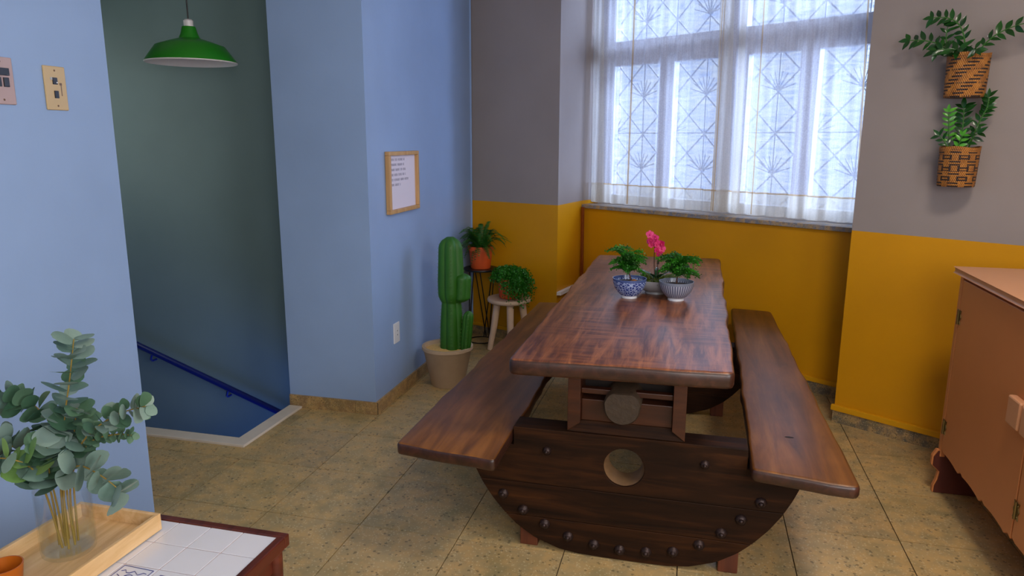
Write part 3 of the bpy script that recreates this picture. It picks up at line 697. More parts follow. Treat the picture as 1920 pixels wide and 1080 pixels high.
# ------------------------------------------------------------------ cabinet
cb = thing('cabinet', 'salmon pink two-door cabinet with scalloped lower edge and brass hinges', 'cabinet', (1.10, 3.27, 0))
YB = -1.50
obj('cabinet_top', slab([(-0.030, 0.050), (-0.030, YB - 0.03), (0.50, YB - 0.03), (0.50, 0.050)][::-1], 0.962, 0.986, 0.006, 3, 0.0, 0.01), M['pink_top'], cb, smooth=True)
obj('body', MB().box(0.0, YB, 0.20, 0.47, 0.0, 0.962), M['pink'], cb, bevel=0.002)
def front_panel(name, ya, yb, x0, x1, zt, mat, zmin=0.20, amp=0.014):
    n = 28; mb = MB(); vs = []
    prof = []
    for i in range(n + 1):
        y = ya + (yb - ya) * i / n; u = abs(y) / 0.75
        prof.append((y, zmin - 0.01 + amp * abs(math.sin(u * PI * 3.2)) ** 0.6 + (0.012 if i % 9 == 0 else 0)))
    poly = prof + [(yb, zt), (ya, zt)]
    return obj(name, mb.prism([(y, z) for y, z in poly], x0, x1, lambda a, b, c: (c, a, b)), mat, cb, bevel=0.002)
d1 = front_panel('door', -0.038, -0.750, -0.020, -0.001, 0.945, M['pink'])
d2 = front_panel('door', -0.760, YB + 0.03, -0.020, -0.001, 0.945, M['pink'])
for d, y in ((d1, -0.700), (d2, -0.80)): 
    hd = obj('handle', MB().box(-0.048, y - 0.045 if d is d1 else y - 0.04, 0.575, -0.0205, y + 0.048 if d is d1 else y + 0.04, 0.672), M['pink_top'], d, bevel=0.006)
def hinge(d, y, z):
    mb = MB()
    for sgn in (-1, 1):
        mb.prism([(0.003 * sgn, -0.026), (0.020 * sgn, -0.030), (0.014 * sgn, -0.014), (0.022 * sgn, 0.0), (0.014 * sgn, 0.014), (0.020 * sgn, 0.030), (0.003 * sgn, 0.026)], 0, 0.003, lambda a, b, c: (-0.0205 - c, y + a, z + b))
    mb.tube([(-0.025, y, z - 0.03), (-0.025, y, z + 0.03)], 0.005, 8)
    for a, b in ((0.012, 0.02), (0.012, -0.02), (-0.012, 0.02), (-0.012, -0.02)): mb.dome((-0.0235, y + a, z + b), 0.003, 0.002, (-1, 0, 0), 6)
    obj('hinge', mb, M['brass'], d)
hinge(d1, -0.045, 0.792); hinge(d1, -0.045, 0.312); hinge(d2, -0.768, 0.792); hinge(d2, -0.768, 0.312)
obj('corner_post', MB().box(-0.0195, -0.030, 0.17, 0.0, 0.0, 0.962), M['pink'], cb, bevel=0.002)
fo = [(0.0, 0.0), (0.23, 0.0), (0.20, 0.03), (0.17, 0.08), (0.12, 0.12), (0.10, 0.20), (-0.03, 0.20), (-0.045, 0.17), (-0.045, 0.13), (-0.015, 0.10), (-0.02, 0.06), (-0.03, 0.03), (-0.03, 0.0)]
for y in (-0.020, YB + 0.02):
    ft = obj('bracket_foot', MB().prism([(x, z * 0.99) for x, z in fo], y, y + 0.020, lambda a, b, c: (a, c, b)), M['pink'], cb, bevel=0.002)
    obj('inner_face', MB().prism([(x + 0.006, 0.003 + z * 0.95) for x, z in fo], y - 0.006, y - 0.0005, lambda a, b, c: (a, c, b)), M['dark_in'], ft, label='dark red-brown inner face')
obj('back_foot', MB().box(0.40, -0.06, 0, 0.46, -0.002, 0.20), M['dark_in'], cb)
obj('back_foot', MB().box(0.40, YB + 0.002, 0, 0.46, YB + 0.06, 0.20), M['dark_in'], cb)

# ------------------------------------------------------------------ coffee table
TX0, TX1, TY0, TY1, TZ = -1.692, -1.045, 0.62, 1.615, 0.420
ct = thing('coffee_table', 'low coffee table with white tiled top and dark red-brown wooden edge', 'coffee table', (TX0, TY0, 0))
W_, D_ = TX1 - TX0, TY1 - TY0; e = 0.024
obj('edge_rail', MB().box(0, D_ - e, TZ - 0.032, W_, D_, TZ + 0.004), M['ct_frame'], ct, bevel=0.004)
obj('edge_rail', MB().box(0, 0, TZ - 0.032, W_, e, TZ + 0.004), M['ct_frame'], ct, bevel=0.004)
obj('edge_rail', MB().box(0, e, TZ - 0.032, e, D_ - e, TZ + 0.004), M['ct_frame'], ct, bevel=0.004)
obj('edge_rail', MB().box(W_ - e, e, TZ - 0.032, W_, D_ - e, TZ + 0.004), M['ct_frame'], ct, bevel=0.004)
obj('tile_bed', MB().box(e, e, TZ - 0.02, W_ - e, D_ - e, TZ - 0.0025), M['tile_grout'], ct)
rnd = random.Random(11); tw = 0.1045; blue_tiles = {}
i = 0; x = W_ - e
while x > e + 0.01:
    xa = max(e + 0.0005, x - tw + 0.0018); j = 0; y = D_ - e
    while y > e + 0.01:
        ya = max(e + 0.0005, y - tw + 0.0018)
        t_ = obj('tile', MB().box(xa, ya, TZ - 0.0024, x - 0.0006, y - 0.0006, TZ + rnd.uniform(-0.0002, 0.0006)), M['white_tile'], ct, bevel=0.0012)
        if (i, j) in ((2, 2), (1, 2), (2, 4), (0, 3), (1, 5)): blue_tiles[(i, j)] = (t_, xa, x, ya, y)
        y -= tw; j += 1
    x -= tw; i += 1
for kk, (t_, xa, xb, ya, yb) in blue_tiles.items():
    mb = MB(); zz = TZ + 0.0008; cx_, cy_ = (xa + xb) / 2, (ya + yb) / 2
    hw = 0.045 if kk != (1, 2) else 0.03
    sq = [(-hw, -hw), (hw, -hw), (hw, hw * 0.92), (-hw, hw)]
    for k in range(4):
        a, b_ = sq[k], sq[(k + 1) % 4]; mb.tube([(cx_ + a[0], cy_ + a[1], zz), (cx_ + b_[0], cy_ + b_[1], zz)], 0.0008, 4)
    for k in range(3):
        pts = [(cx_ + hw * (-0.8 + 1.6 * t / 8), cy_ + hw * (0.5 - 0.45 * k) + hw * 0.14 * math.sin(t * 1.9 + k), zz) for t in range(9)]
        mb.tube(pts, 0.0009, 4)
    mb.tube([(cx_ + hw * 0.3 * math.cos(a), cy_ + hw * 0.3 * math.sin(a), zz) for a in [2 * PI * q / 12 for q in range(13)]], 0.0008, 4)
    obj('blue_drawing', mb, M['blue_ink'], ct, label='thin blue line drawing on a white tile')
obj('apron', MB().box(0.04, D_ - 0.045, TZ - 0.095, W_ - 0.04, D_ - 0.028, TZ - 0.033), M['ct_frame'], ct)
obj('apron', MB().box(W_ - 0.045, 0.04, TZ - 0.095, W_ - 0.028, D_ - 0.04, TZ - 0.033), M['ct_frame'], ct)
for (x, y) in ((0.03, 0.03), (W_ - 0.03, 0.03), (0.03, D_ - 0.03), (W_ - 0.03, D_ - 0.03)):
    obj('leg', MB().tube([(x, y, TZ - 0.033), (x, y, 0)], [0.021, 0.013], 12), M['ct_frame'], ct, smooth=True)
# tray
tr = thing('tray', 'pale pine tray with raised sides holding the vase on the tiled table', 'tray', (-1.672, 1.02, TZ + 0.0045))
tw_, td = 0.270, 0.525; rh = 0.048; th = 0.012
obj('tray_base', MB().box(0.001, 0.001, 0, tw_ - 0.001, td - 0.001, 0.009), M['pine'], tr)
obj('tray_side', MB().box(0, th, 0.0, th, td - th, rh), M['pine'], tr, bevel=0.002)
obj('tray_side', MB().box(tw_ - th, th, 0.0, tw_, td - th, rh), M['pine'], tr, bevel=0.002)
obj('tray_side', MB().box(0, 0, 0.0, tw_, th, rh), M['pine'], tr, bevel=0.002)
obj('tray_side', MB().box(0, td - th, 0.0, tw_, td, rh), M['pine'], tr, bevel=0.002)
# cup
cp = tag(obj('cup', MB().lathe([(0.0, 0.0), (0.030, 0.0), (0.036, 0.01), (0.042, 0.055), (0.0395, 0.055), (0.033, 0.012), (0.0, 0.008)], 36), M['cup'], None, (-1.572, 1.215, TZ + 0.0142), smooth=True),
         'small orange-brown cup on the near end of the pine tray', 'cup')
# vase
VX, VY, VZ = -1.548, 1.378, TZ + 0.0142
va = thing('glass_vase', 'clear cylindrical glass vase of water holding the eucalyptus branches', 'vase', (VX, VY, VZ))
obj('glass', MB().lathe([(0.0, 0.0), (0.056, 0.0), (0.063, 0.006), (0.065, 0.02), (0.065, 0.175), (0.066, 0.182), (0.063, 0.182), (0.062, 0.175), (0.062, 0.02), (0.058, 0.012), (0.0, 0.010)], 40), M['glass'], va, smooth=True)
obj('water', MB().lathe([(0.0, 0.0125), (0.056, 0.0125), (0.0612, 0.022), (0.0612, 0.088), (0.0, 0.088)], 36), M['water'], va, smooth=True)

# ------------------------------------------------------------------ leaves
def leaf_mesh(name, mat, L, Wd, pointy=0.0, cup=0.15, droop=0.15, n=6):
    vs, fs = [], []
    for i in range(n + 1):
        t = i / n
        w = Wd * 0.5 * (math.sin(PI * min(1, t * 0.94 + 0.06)) ** (0.55 if pointy < 0.5 else 1.0)) * (1 - pointy * 0.5 * t)
        if i == 0: w = Wd * 0.06
        if i == n: w = Wd * (0.10 if pointy < 0.5 else 0.01)
        zc = -droop * L * t * t
        vs += [(L * t, -w, zc + cup * w), (L * t, 0, zc), (L * t, w, zc + cup * w)]
    for i in range(n):
        a = i * 3; fs += [(a, a + 1, a + 4, a + 3), (a + 1, a + 2, a + 5, a + 4)]
    m = MB().add(vs, fs).mesh(name, mat)
    for p in m.polygons: p.use_smooth = True
    return m
def place_leaf(mesh, pos, direction, normal, parent, scale=1.0, name='leaf'):
    x = Vector(direction).normalized(); n = Vector(normal); n = (n - x * n.dot(x)); n = n.normalized() if n.length > 1e-4 else x.orthogonal().normalized()
    y = n.cross(x); o = bpy.data.objects.new(name, mesh); C.objects.link(o); o.parent = parent
    m = Matrix((x, y, n)).transposed().to_4x4(); m = Matrix.Translation(pos) @ m @ Matrix.Scale(scale, 4); o.matrix_local = m; return o
EU = {k: [leaf_mesh('leaf', M[k], 0.040, 0.040, 0, c, d) for c, d in ((0.25, 0.1), (-0.15, 0.2), (0.1, -0.1))] for k in ('euc', 'euc_dark', 'euc_young')}
def euc_branch(label, pts, mats, n, size, seed, start=0.25, taper=0.55, flat=0.35):
    rnd = random.Random(seed)
    t = thing('eucalyptus_branch', label, 'branch', (VX, VY, VZ + 0.02), group='eucalyptus branches in the glass vase')
    P = [Vector(p) - Vector((VX, VY, VZ + 0.02)) for p in pts]
    path = []
    for i in range(len(P) - 1):
        p0 = P[max(i - 1, 0)]; p1 = P[i]; p2 = P[i + 1]; p3 = P[min(i + 2, len(P) - 1)]
        for k in range(6):
            u = k / 6; path.append(0.5 * ((2 * p1) + (-p0 + p2) * u + (2 * p0 - 5 * p1 + 4 * p2 - p3) * u * u + (-p0 + 3 * p1 - 3 * p2 + p3) * u ** 3))
    path.append(P[-1]); N = len(path)
    st = obj('stem', MB().tube(path, [0.0028 * (1 - 0.6 * i / N) for i in range(N)], 6), M['euc_stem'], t, smooth=True)
    for k in range(n):
        u = start + (1 - start) * k / (n - 1); f = u * (N - 1); i = min(int(f), N - 2); p = path[i].lerp(path[i + 1], f - i)
        tg = (path[i + 1] - path[i]).normalized(); a = tg.orthogonal().normalized(); b_ = tg.cross(a); ang = k * PI / 2 * 0.9 + rnd.uniform(-0.4, 0.4)
        for s_ in (0, PI):
            if rnd.random() < 0.06: continue
            d = (a * math.cos(ang + s_) + b_ * math.sin(ang + s_)) + tg * rnd.uniform(0.25, 0.8)
            mk = rnd.choice(mats); sc = size * (1 - (1 - taper) * ((u - start) / (1 - start))) * rnd.uniform(0.8, 1.15)
            nr = tg + Vector((rnd.uniform(-1, 1), rnd.uniform(-1, 1), rnd.uniform(-1, 1))) * flat
            place_leaf(rnd.choice(EU[mk]), p + d.normalized() * 0.003, d, nr, st, sc)
    return t
def P3(*q): return [(VX + a, VY + b_, VZ + c) for a, b_, c in q]
euc_branch('tall upright eucalyptus branch with stacked round leaves, highest in the vase', P3((-0.01, 0, 0.02), (0, 0, 0.2), (0.035, 0, 0.36), (0.070, 0, 0.48), (0.098, 0, 0.585)), ['euc', 'euc', 'euc_dark'], 19, 1.35, 1, 0.36, 0.95)
euc_branch('eucalyptus branch of dense green leaves reaching farthest right toward the stairwell', P3((0.02, 0, 0.02), (0.02, 0, 0.2), (0.10, -0.01, 0.325), (0.20, -0.01, 0.400), (0.295, -0.01, 0.435)), ['euc_dark', 'euc_dark', 'euc'], 24, 1.10, 2, 0.40, 0.75)
euc_branch('low eucalyptus branch drooping right over the vase rim with big pale leaves', P3((0.02, -0.02, 0.02), (0.03, -0.02, 0.19), (0.10, -0.04, 0.27), (0.18, -0.05, 0.260), (0.235, -0.05, 0.225)), ['euc', 'euc'], 8, 1.5, 3, 0.42, 0.95)
euc_branch('front eucalyptus branch with young yellow-green overlapping leaves above the vase rim', P3((0, -0.02, 0.02), (-0.01, -0.04, 0.19), (0.02, -0.10, 0.29), (-0.04, -0.13, 0.315), (-0.12, -0.14, 0.275)), ['euc_young', 'euc_young', 'euc'], 11, 1.5, 4, 0.42, 0.95)
euc_branch('eucalyptus branch leaning left with dark blue-green leaves at mid height', P3((-0.02, 0.02, 0.02), (-0.02, 0.02, 0.2), (-0.03, 0.02, 0.34), (-0.08, 0, 0.41), (-0.17, -0.03, 0.42)), ['euc', 'euc_dark', 'euc_dark'], 20, 1.3, 5, 0.42, 0.9)
euc_branch('short eucalyptus branch in the centre with wide grey-green leaves over the rim', P3((0, -0.01, 0.02), (0.01, -0.03, 0.17), (0.025, -0.05, 0.24), (0.04, -0.06, 0.32)), ['euc', 'euc_dark', 'euc'], 11, 1.65, 6, 0.5, 0.95)
euc_branch('thin eucalyptus branch with small seed-like leaves pointing right below the long one', P3((0.01, 0.01, 0.02), (0.02, 0.01, 0.19), (0.10, 0, 0.31), (0.18, 0, 0.345), (0.235, 0, 0.35)), ['euc_dark'], 18, 0.6, 7, 0.45, 0.7)
euc_branch('eucalyptus branch hanging low at the left picture edge with grey-green leaves', P3((-0.02, -0.01, 0.02), (-0.03, -0.01, 0.19), (-0.07, -0.04, 0.29), (-0.13, -0.06, 0.32), (-0.20, -0.07, 0.28)), ['euc', 'euc', 'euc_dark'], 13, 1.5, 8, 0.42, 0.95)
euc_branch('eucalyptus branch filling the middle between upright and right stems with dark leaves', P3((0.01, 0.02, 0.02), (0.02, 0.02, 0.2), (0.04, 0.02, 0.32), (0.07, 0.01, 0.40)), ['euc_dark', 'euc'], 13, 1.35, 9, 0.5, 0.9)

# ------------------------------------------------------------------ potted cactus
ca = thing('potted_cactus', 'tall ribbed green column cactus in a buff clay pot against the blue wall', 'cactus', (-1.435, 4.06, 0))
obj('pot', MB().lathe([(0.0, 0), (0.100, 0), (0.104, 0.006), (0.148, 0.225), (0.158, 0.232), (0.158, 0.250), (0.140, 0.250), (0.136, 0.225), (0.0, 0.223)], 44), M['pot'], ca, smooth=True)
obj('sand', MB().lathe([(0.138, 0.228), (0.10, 0.238), (0.0, 0.246)], 30), M['sand'], ca, smooth=True)
def cactus_stem(pts, rad, ribs=6, depth=0.24, name='stem'):
    P = [Vector(p) for p in pts]; nr = ribs * 8; vs = []; m = MB(); NZ = len(P)
    for p, r in zip(P, rad):
        for k in range(nr):
            a = 2 * PI * k / nr; q = 1 - depth * (1 - abs(math.cos(a * ribs / 2)) ** 0.8)
            vs.append(p + Vector((math.cos(a), math.sin(a), 0)) * r * q)
    fs = [(i * nr + k, i * nr + (k + 1) % nr, (i + 1) * nr + (k + 1) % nr, (i + 1) * nr + k) for i in range(NZ - 1) for k in range(nr)] + [tuple(range((NZ - 1) * nr, NZ * nr))]
    o = obj(name, m.add(vs, fs), M['cactus'], ca, smooth=True)
    sp = MB()
    for rb_ in range(ribs):
        a = 2 * PI * rb_ / ribs; d = Vector((math.cos(a), math.sin(a), 0)); L = (P[-1] - P[0]).length; n = max(4, int(L / 0.022))
        for j in range(1, n):
            f = j / n * (NZ - 1); i = min(int(f), NZ - 2); p = P[i].lerp(P[i + 1], f - i); r = rad[i] + (rad[i + 1] - rad[i]) * (f - i)
            c = p + d * r
            for s_ in (-1, 0, 1):
                e_ = Vector((-d.y, d.x, 0)) * s_ * 0.006; sp.tube([c - d * 0.001, c + d * 0.007 + e_ + Vector((0, 0, 0.003))], 0.0007, 3, False)
    x = obj('spines', sp, M['cactus_rib'], o, kind='stuff')
    return o
def colm(x, y, z0, z1, r, dx=0, waist=1.0, n=22):
    pts, rad = [], []
    for i in range(n + 1):
        t = i / n; pts.append((x + dx * t, y, z0 + (z1 - z0) * t))
        e_ = 1.0
        if t < 0.16: e_ = waist + (1 - waist) * math.sin(t / 0.16 * PI / 2)
        if t > 0.84: e_ = math.sqrt(max(0.02, 1 - ((t - 0.84) / 0.17) ** 2))
        rad.append(r * e_)
    return pts, rad
p_, r_ = colm(0.030, 0, 0.235, 0.550, 0.072, 0.0, 1.0); r_ = [0.074 - 0.016 * (i / 22) ** 2 for i in range(23)]
cactus_stem(p_, r_, 5, 0.20)
p_, r_ = colm(0.030, 0, 0.520, 0.925, 0.082, -0.002, 0.70); r_ = [r * (1.0 - 0.22 * max(0, i / 22 - 0.35)) for i, r in enumerate(r_)]
cactus_stem(p_, r_, 5, 0.20)
p_, r_ = colm(0.088, 0.0, 0.530, 0.705, 0.060, 0.010, 0.4); cactus_stem(p_, r_, 5, 0.16)
p_, r_ = colm(0.122, -0.02, 0.232, 0.480, 0.033, 0.024, 0.8); cactus_stem(p_, r_, 5, 0.2)

# ------------------------------------------------------------------ plant stand + fern
ps = thing('plant_stand', 'black wire plant stand with round top in the corner', 'plant stand', (-1.515, 5.055, 0))
obj('stand_top', MB().lathe([(0.0, 0.548), (0.128, 0.548), (0.130, 0.556), (0.128, 0.562), (0.0, 0.562)], 36), M['black_wire'], ps, smooth=True)
for k in range(3):
    a = 2 * PI * k / 3 + 0.5
    for s_ in (-1, 1):
        ta = a + s_ * 0.25; ba = a + s_ * 1.15
        obj('leg', MB().tube([(0.10 * math.cos(ta), 0.10 * math.sin(ta), 0.549), (0.095 * math.cos(ba), 0.095 * math.sin(ba), 0.006)], 0.0045, 6), M['black_wire'], ps)
    obj('foot_ring', MB().tube([(0.095 * math.cos(a + q * 1.15 / 3), 0.095 * math.sin(a + q * 1.15 / 3), 0.005) for q in range(-3, 4)], 0.0045, 6), M['black_wire'], ps)
def pot_mb(rb_, rt_, h):
    return MB().lathe([(0.0, 0), (rb_, 0), (rb_ + 0.003, 0.004), (rt_ - 0.004, h * 0.80), (rt_ + 0.004, h * 0.81), (rt_ + 0.005, h), (rt_ - 0.006, h), (rt_ - 0.008, h * 0.85), (0.0, h * 0.85)], 36)
pf = thing('potted_fern', 'spiky dark green fern in an orange pot on the black wire stand', 'plant', (-1.515, 5.055, 0.5625))
obj('pot', pot_mb(0.070, 0.090, 0.165), M['terracotta'], pf, smooth=True)
obj('soil', MB().lathe([(0.080, 0.142), (0.0, 0.150)], 20), M['soil'], pf)
rnd = random.Random(21)
def frond(base, d, L, rise, droop, wid, mat, parent, step=0.012, name='frond', twist=0.0):
    d = Vector(d); d.z = 0; d.normalize(); b0 = Vector(base)
    pts = bez(b0, b0 + d * L * 0.45 + Vector((0, 0, rise)), b0 + d * L + Vector((0, 0, rise - droop)), 12)
    mb = MB(); mb.tube(pts, [0.0022 * (1 - 0.7 * i / 12) for i in range(13)], 4)
    total = sum((pts[i + 1] - pts[i]).length for i in range(12)); n = int(total / step)
    for k in range(2, n):
        f = k / n * 12; i = min(int(f), 11); p = pts[i].lerp(pts[i + 1], f - i); tg = (pts[i + 1] - pts[i]).normalized()
        sd = tg.cross(Vector((0, 0, 1))); sd = sd.normalized() if sd.length > 0.05 else Vector((1, 0, 0)); up_ = sd.cross(tg)
        w = wid * (math.sin(PI * (0.12 + 0.86 * k / n)) ** 0.6)
        for s_ in (-1, 1):
            tip = p + sd * s_ * w + tg * w * 0.35 - up_ * w * (0.15 + twist); h_ = tg * step * 0.34
            mb.add([p - h_, p + h_, tip + h_ * 0.3, tip - h_ * 0.3], [(0, 1, 2, 3)])
    return obj(name, mb, mat, parent)
for k in range(80):
    a = k * 2.4 + rnd.uniform(-.3, .3); L = rnd.uniform(0.10, 0.24); ri = rnd.uniform(0.06, 0.23)
    if k in (3, 8, 16, 21): a = PI + rnd.uniform(-0.3, 0.5); L = 0.24; ri = 0.16
    dd = Vector((math.cos(a), math.sin(a), 0))
    if k % 13 == 5: a = -PI / 2 - 0.30 + 0.02 * (k % 7); dd = Vector((math.cos(a), math.sin(a), 0)); frond((0, -0.03, 0.145), dd, 0.26, 0.13 + 0.01 * (k % 9), 0.06, 0.021, M['fern'], pf, 0.0095); continue
    if dd.y > 0.1: L *= 0.5
    if dd.x < -0.1: L = min(L, 0.078 / -dd.x)
    frond((0.03 * dd.x, 0.03 * dd.y, 0.145), dd, L, ri, rnd.uniform(0.02, 0.16), 0.021, M['fern'], pf, 0.0095)
for k in range(3):
    a = -1.9 + 0.25 * k; frond((0.06 * math.cos(a), 0.06 * math.sin(a), 0.15), (math.cos(a), math.sin(a), 0), 0.06, 0.06, 0.18 - 0.03 * k, 0.016, M['fern'], pf, 0.011)

# ------------------------------------------------------------------ wooden stool + trailing plant
stl = thing('stool', 'small pale round wooden stool with four splayed legs behind the bench', 'stool', (-1.262, 4.925, 0))
obj('seat', MB().lathe([(0.0, 0.346), (0.145, 0.346), (0.157, 0.354), (0.160, 0.365), (0.156, 0.377), (0.140, 0.381), (0.122, 0.376), (0.0, 0.375)], 44), M['stool'], stl, smooth=True)
for a in (-2.55, -1.25, 0.25, 1.75):
    d = Vector((math.cos(a), math.sin(a), 0)); obj('leg', MB().tube([d * 0.092 + Vector((0, 0, 0.347)), d * 0.115 + Vector((0, 0, 0.18)), d * 0.150], [0.026, 0.024, 0.019], 14), M['stool'], stl, smooth=True)
tp = thing('potted_fern', 'bushy bright green trailing plant in an orange pot on the pale stool', 'plant', (-1.255, 4.925, 0.3815))
obj('pot', pot_mb(0.078, 0.092, 0.15), M['terracotta'], tp, smooth=True)
fol = MB(); rnd = random.Random(33)
def needles(mb, pts, wid, n, rnd, size):
    for k in range(n):
        f = rnd.random() * (len(pts) - 1); i = min(int(f), len(pts) - 2); p = pts[i].lerp(pts[i + 1], f - i)
        d = Vector((rnd.gauss(0, 1), rnd.gauss(0, 1), rnd.gauss(0, 1))).normalized(); q = p + d * wid * rnd.uniform(0.3, 1)
        e_ = Vector((rnd.gauss(0, 1), rnd.gauss(0, 1), rnd.gauss(0, 1))).normalized() * size
        g = d.cross(e_).normalized() * size * 0.45
        mb.add([q, q + e_ * 0.5 + g, q + e_, q + e_ * 0.5 - g], [(0, 1, 2, 3)])
for k in range(170):
    a = rnd.uniform(0, 2 * PI); d = Vector((math.cos(a), math.sin(a), 0)); r = rnd.uniform(0.05, 0.155)
    right = max(0, d.x * 0.8 - d.y * 0.6)
    dr = rnd.uniform(0.01, 0.05) + 0.20 * right * rnd.random() + (0.01 if right < 0.2 else 0)
    if d.y > 0.3: r *= 0.75
    if right > 0.4: r = rnd.uniform(0.11, 0.185)
    pts = bez(Vector((0, 0, 0.135)) + d * 0.03, Vector((0, 0, 0.27)) + d * r * 0.6, Vector((0, 0, 0.175 - dr)) + d * r, 7)
    fol.tube(pts, 0.0011, 3, False); needles(fol, pts, 0.022, 80, rnd, 0.015)
obj('foliage', fol, M['maiden'], tp, kind='stuff')
obj('soil', MB().lathe([(0.082, 0.128), (0.0, 0.135)], 20), M['soil'], tp)

# ------------------------------------------------------------------ bowls on the table
def bowl_prof(r, h): return [(0.0, 0.004), (r * 0.42, 0.004), (r * 0.43, 0.0), (r * 0.47, 0.0), (r * 0.46, 0.010), (r * 0.62, h * 0.22), (r * 0.86, h * 0.48), (r * 0.98, h * 0.78), (r, h), (r * 0.965, h), (r * 0.93, h * 0.78), (r * 0.80, h * 0.5), (0.0, h * 0.42)]
TT = 0.7623
def asparagus(parent, base, seed, lean, hgt, spread, n=13):
    rnd = random.Random(seed)
    trunk_top = Vector(base) + Vector((lean, 0, hgt * 0.30))
    obj('stem', MB().tube(bez(base, Vector(base) + Vector((0, 0, hgt * 0.2)), trunk_top, 6), [0.004, 0.0038, 0.0035, 0.003, 0.0028, 0.0025, 0.002], 6), M['stem_brown'], parent)
    for k in range(n):
        a = k * 2.39996; L = spread * rnd.uniform(0.55, 1.1); z0 = rnd.uniform(0, 0.75) * hgt
        b_ = trunk_top + Vector((rnd.uniform(-.008, .008), rnd.uniform(-.008, .008), z0 * 0.5)); d = Vector((math.cos(a), math.sin(a), 0))
        pts = bez(b_, b_ + d * L * 0.35 + Vector((0, 0, 0.035 + z0 * 0.5)), b_ + d * L + Vector((0, 0, 0.025 + z0 * 0.45 - L * 0.25)), 7)
        mb = MB(); mb.tube(pts, 0.0009, 3, False)
        for j in range(190):
            f = (rnd.random() ** 0.8) * 7; i = min(int(f), 6); p = pts[i].lerp(pts[i + 1], f - i); tg = (pts[i + 1] - pts[i]).normalized()
            sd = tg.cross(Vector((0, 0, 1))).normalized() * rnd.choice((-1, 1)); w = 0.026 * math.sin(PI * (0.1 + 0.8 * f / 7)) * rnd.uniform(0.3, 1)
            q = p + sd * w + Vector((0, 0, rnd.uniform(-.003, .003))); e_ = (sd + tg).normalized() * 0.007
            mb.add([q - e_, q + Vector((0, 0, 0.0016)) + tg * 0.001, q + e_, q - Vector((0, 0, 0.0016)) - tg * 0.001], [(0, 1, 2, 3)])
        needles(mb, pts, 0.017, 70, rnd, 0.009)
        obj('frond', mb, M['maiden'] if rnd.random() < 0.5 else M['fern'], parent)
b1 = thing('bonsai_bowl', 'asparagus fern in a blue and white patterned bowl, left on the table', 'plant', (-0.278, 3.392, TT), group='planted bowls on the table')
obj('bowl', MB().lathe(bowl_prof(0.080, 0.094), 44, uv=True), M['bowl_a'], b1, smooth=True)
obj('soil', MB().lathe([(0.0738, 0.073), (0.0, 0.084)], 24), M['soil'], b1)
obj('pebble', MB().dome((0.022, -0.03, 0.074), 0.018, 0.022, (0.2, -0.2, 1), 10), simple('brown_bark', (132, 84, 36), 0.8, 0.2, 60), b1, smooth=True, label='brown chunk of bark')
asparagus(b1, (0.004, 0, 0.082), 1, -0.016, 0.140, 0.100, 30)
b2 = thing('bonsai_bowl', 'asparagus fern in a grey and white fluted bowl, right on the table', 'plant', (-0.060, 3.392, TT), group='planted bowls on the table')
obj('bowl', MB().lathe(bowl_prof(0.080, 0.090), 126, shape=lambda a, z: 1 + (0.008 * math.sin(42 * a) if 0.015 < z < 0.08 else 0), uv=True), M['bowl_b'], b2, smooth=True)
obj('soil', MB().lathe([(0.0725, 0.070), (0.0, 0.080)], 24), M['soil'], b2)
asparagus(b2, (0.0, 0, 0.078), 2, 0.004, 0.120, 0.104, 30)
b3 = thing('orchid_bowl', 'magenta orchid over moss in a shallow white bowl between the two ferns', 'plant', (-0.160, 3.535, TT))
obj('bowl', MB().lathe(bowl_prof(0.112, 0.072), 44), M['white_cer'], b3, smooth=True)
obj('soil', MB().lathe([(0.102, 0.056), (0.0, 0.066)], 24), M['soil'], b3)
rnd = random.Random(8); ms = MB()
mm = leaf_mesh('leaf', M['moss'], 0.045, 0.020, 1.0, 0.3, 0.5)
for k in range(26):
    a = rnd.uniform(0, 2 * PI); r = rnd.uniform(0.02, 0.085)
    place_leaf(mm, (r * math.cos(a), r * math.sin(a), 0.068), (math.cos(a), math.sin(a), rnd.uniform(0.2, 1.0)), (0, 0, 1), b3, rnd.uniform(1.1, 1.9))
for k in range(300):
    a = rnd.uniform(0, 2 * PI); r = 0.098 * math.sqrt(rnd.random()); p = Vector((r * math.cos(a), r * math.sin(a), 0.058)); d = Vector((rnd.gauss(0, .5), rnd.gauss(0, .5), 1)).normalized() * rnd.uniform(0.012, 0.034)
    g = Vector((rnd.gauss(0, 1), rnd.gauss(0, 1), 0)).normalized() * 0.003; ms.add([p - g, p + g, p + d], [(0, 1, 2)])
obj('moss', ms, M['moss'], b3, kind='stuff')
dk = leaf_mesh('leaf', M['zami'], 0.10, 0.032, 0.6, 0.25, 0.35)
for a in (0.3, 1.6, 2.9, 4.2, 5.2): place_leaf(dk, (0.01 * math.cos(a), 0.01 * math.sin(a), 0.07), (math.cos(a), math.sin(a), 0.95), (0, 0, 1), b3, 0.95)
fl = MB(); 
for k in range(5):
    a = 2 * PI * k / 5 + PI / 2; w = 0.55 if k in (1, 4) else 0.38
    d = Vector((math.cos(a), 0, math.sin(a))); sd = Vector((-math.sin(a), 0, math.cos(a)))
    L = 0.020; vs = [Vector((0, 0, 0)), d * L * 0.4 + sd * L * w + Vector((0, -0.002, 0)), d * L * 0.85 + sd * L * w * 0.8 + Vector((0, -0.003, 0)), d * L + Vector((0, -0.001, 0)), d * L * 0.85 - sd * L * w * 0.8 + Vector((0, -0.003, 0)), d * L * 0.4 - sd * L * w + Vector((0, -0.002, 0))]
    fl.add(vs, [tuple(range(6))])
fl.dome((0, -0.002, -0.002), 0.005, 0.008, (0, -1, -0.3), 6); flm = fl.mesh('flower', M['orchid'])
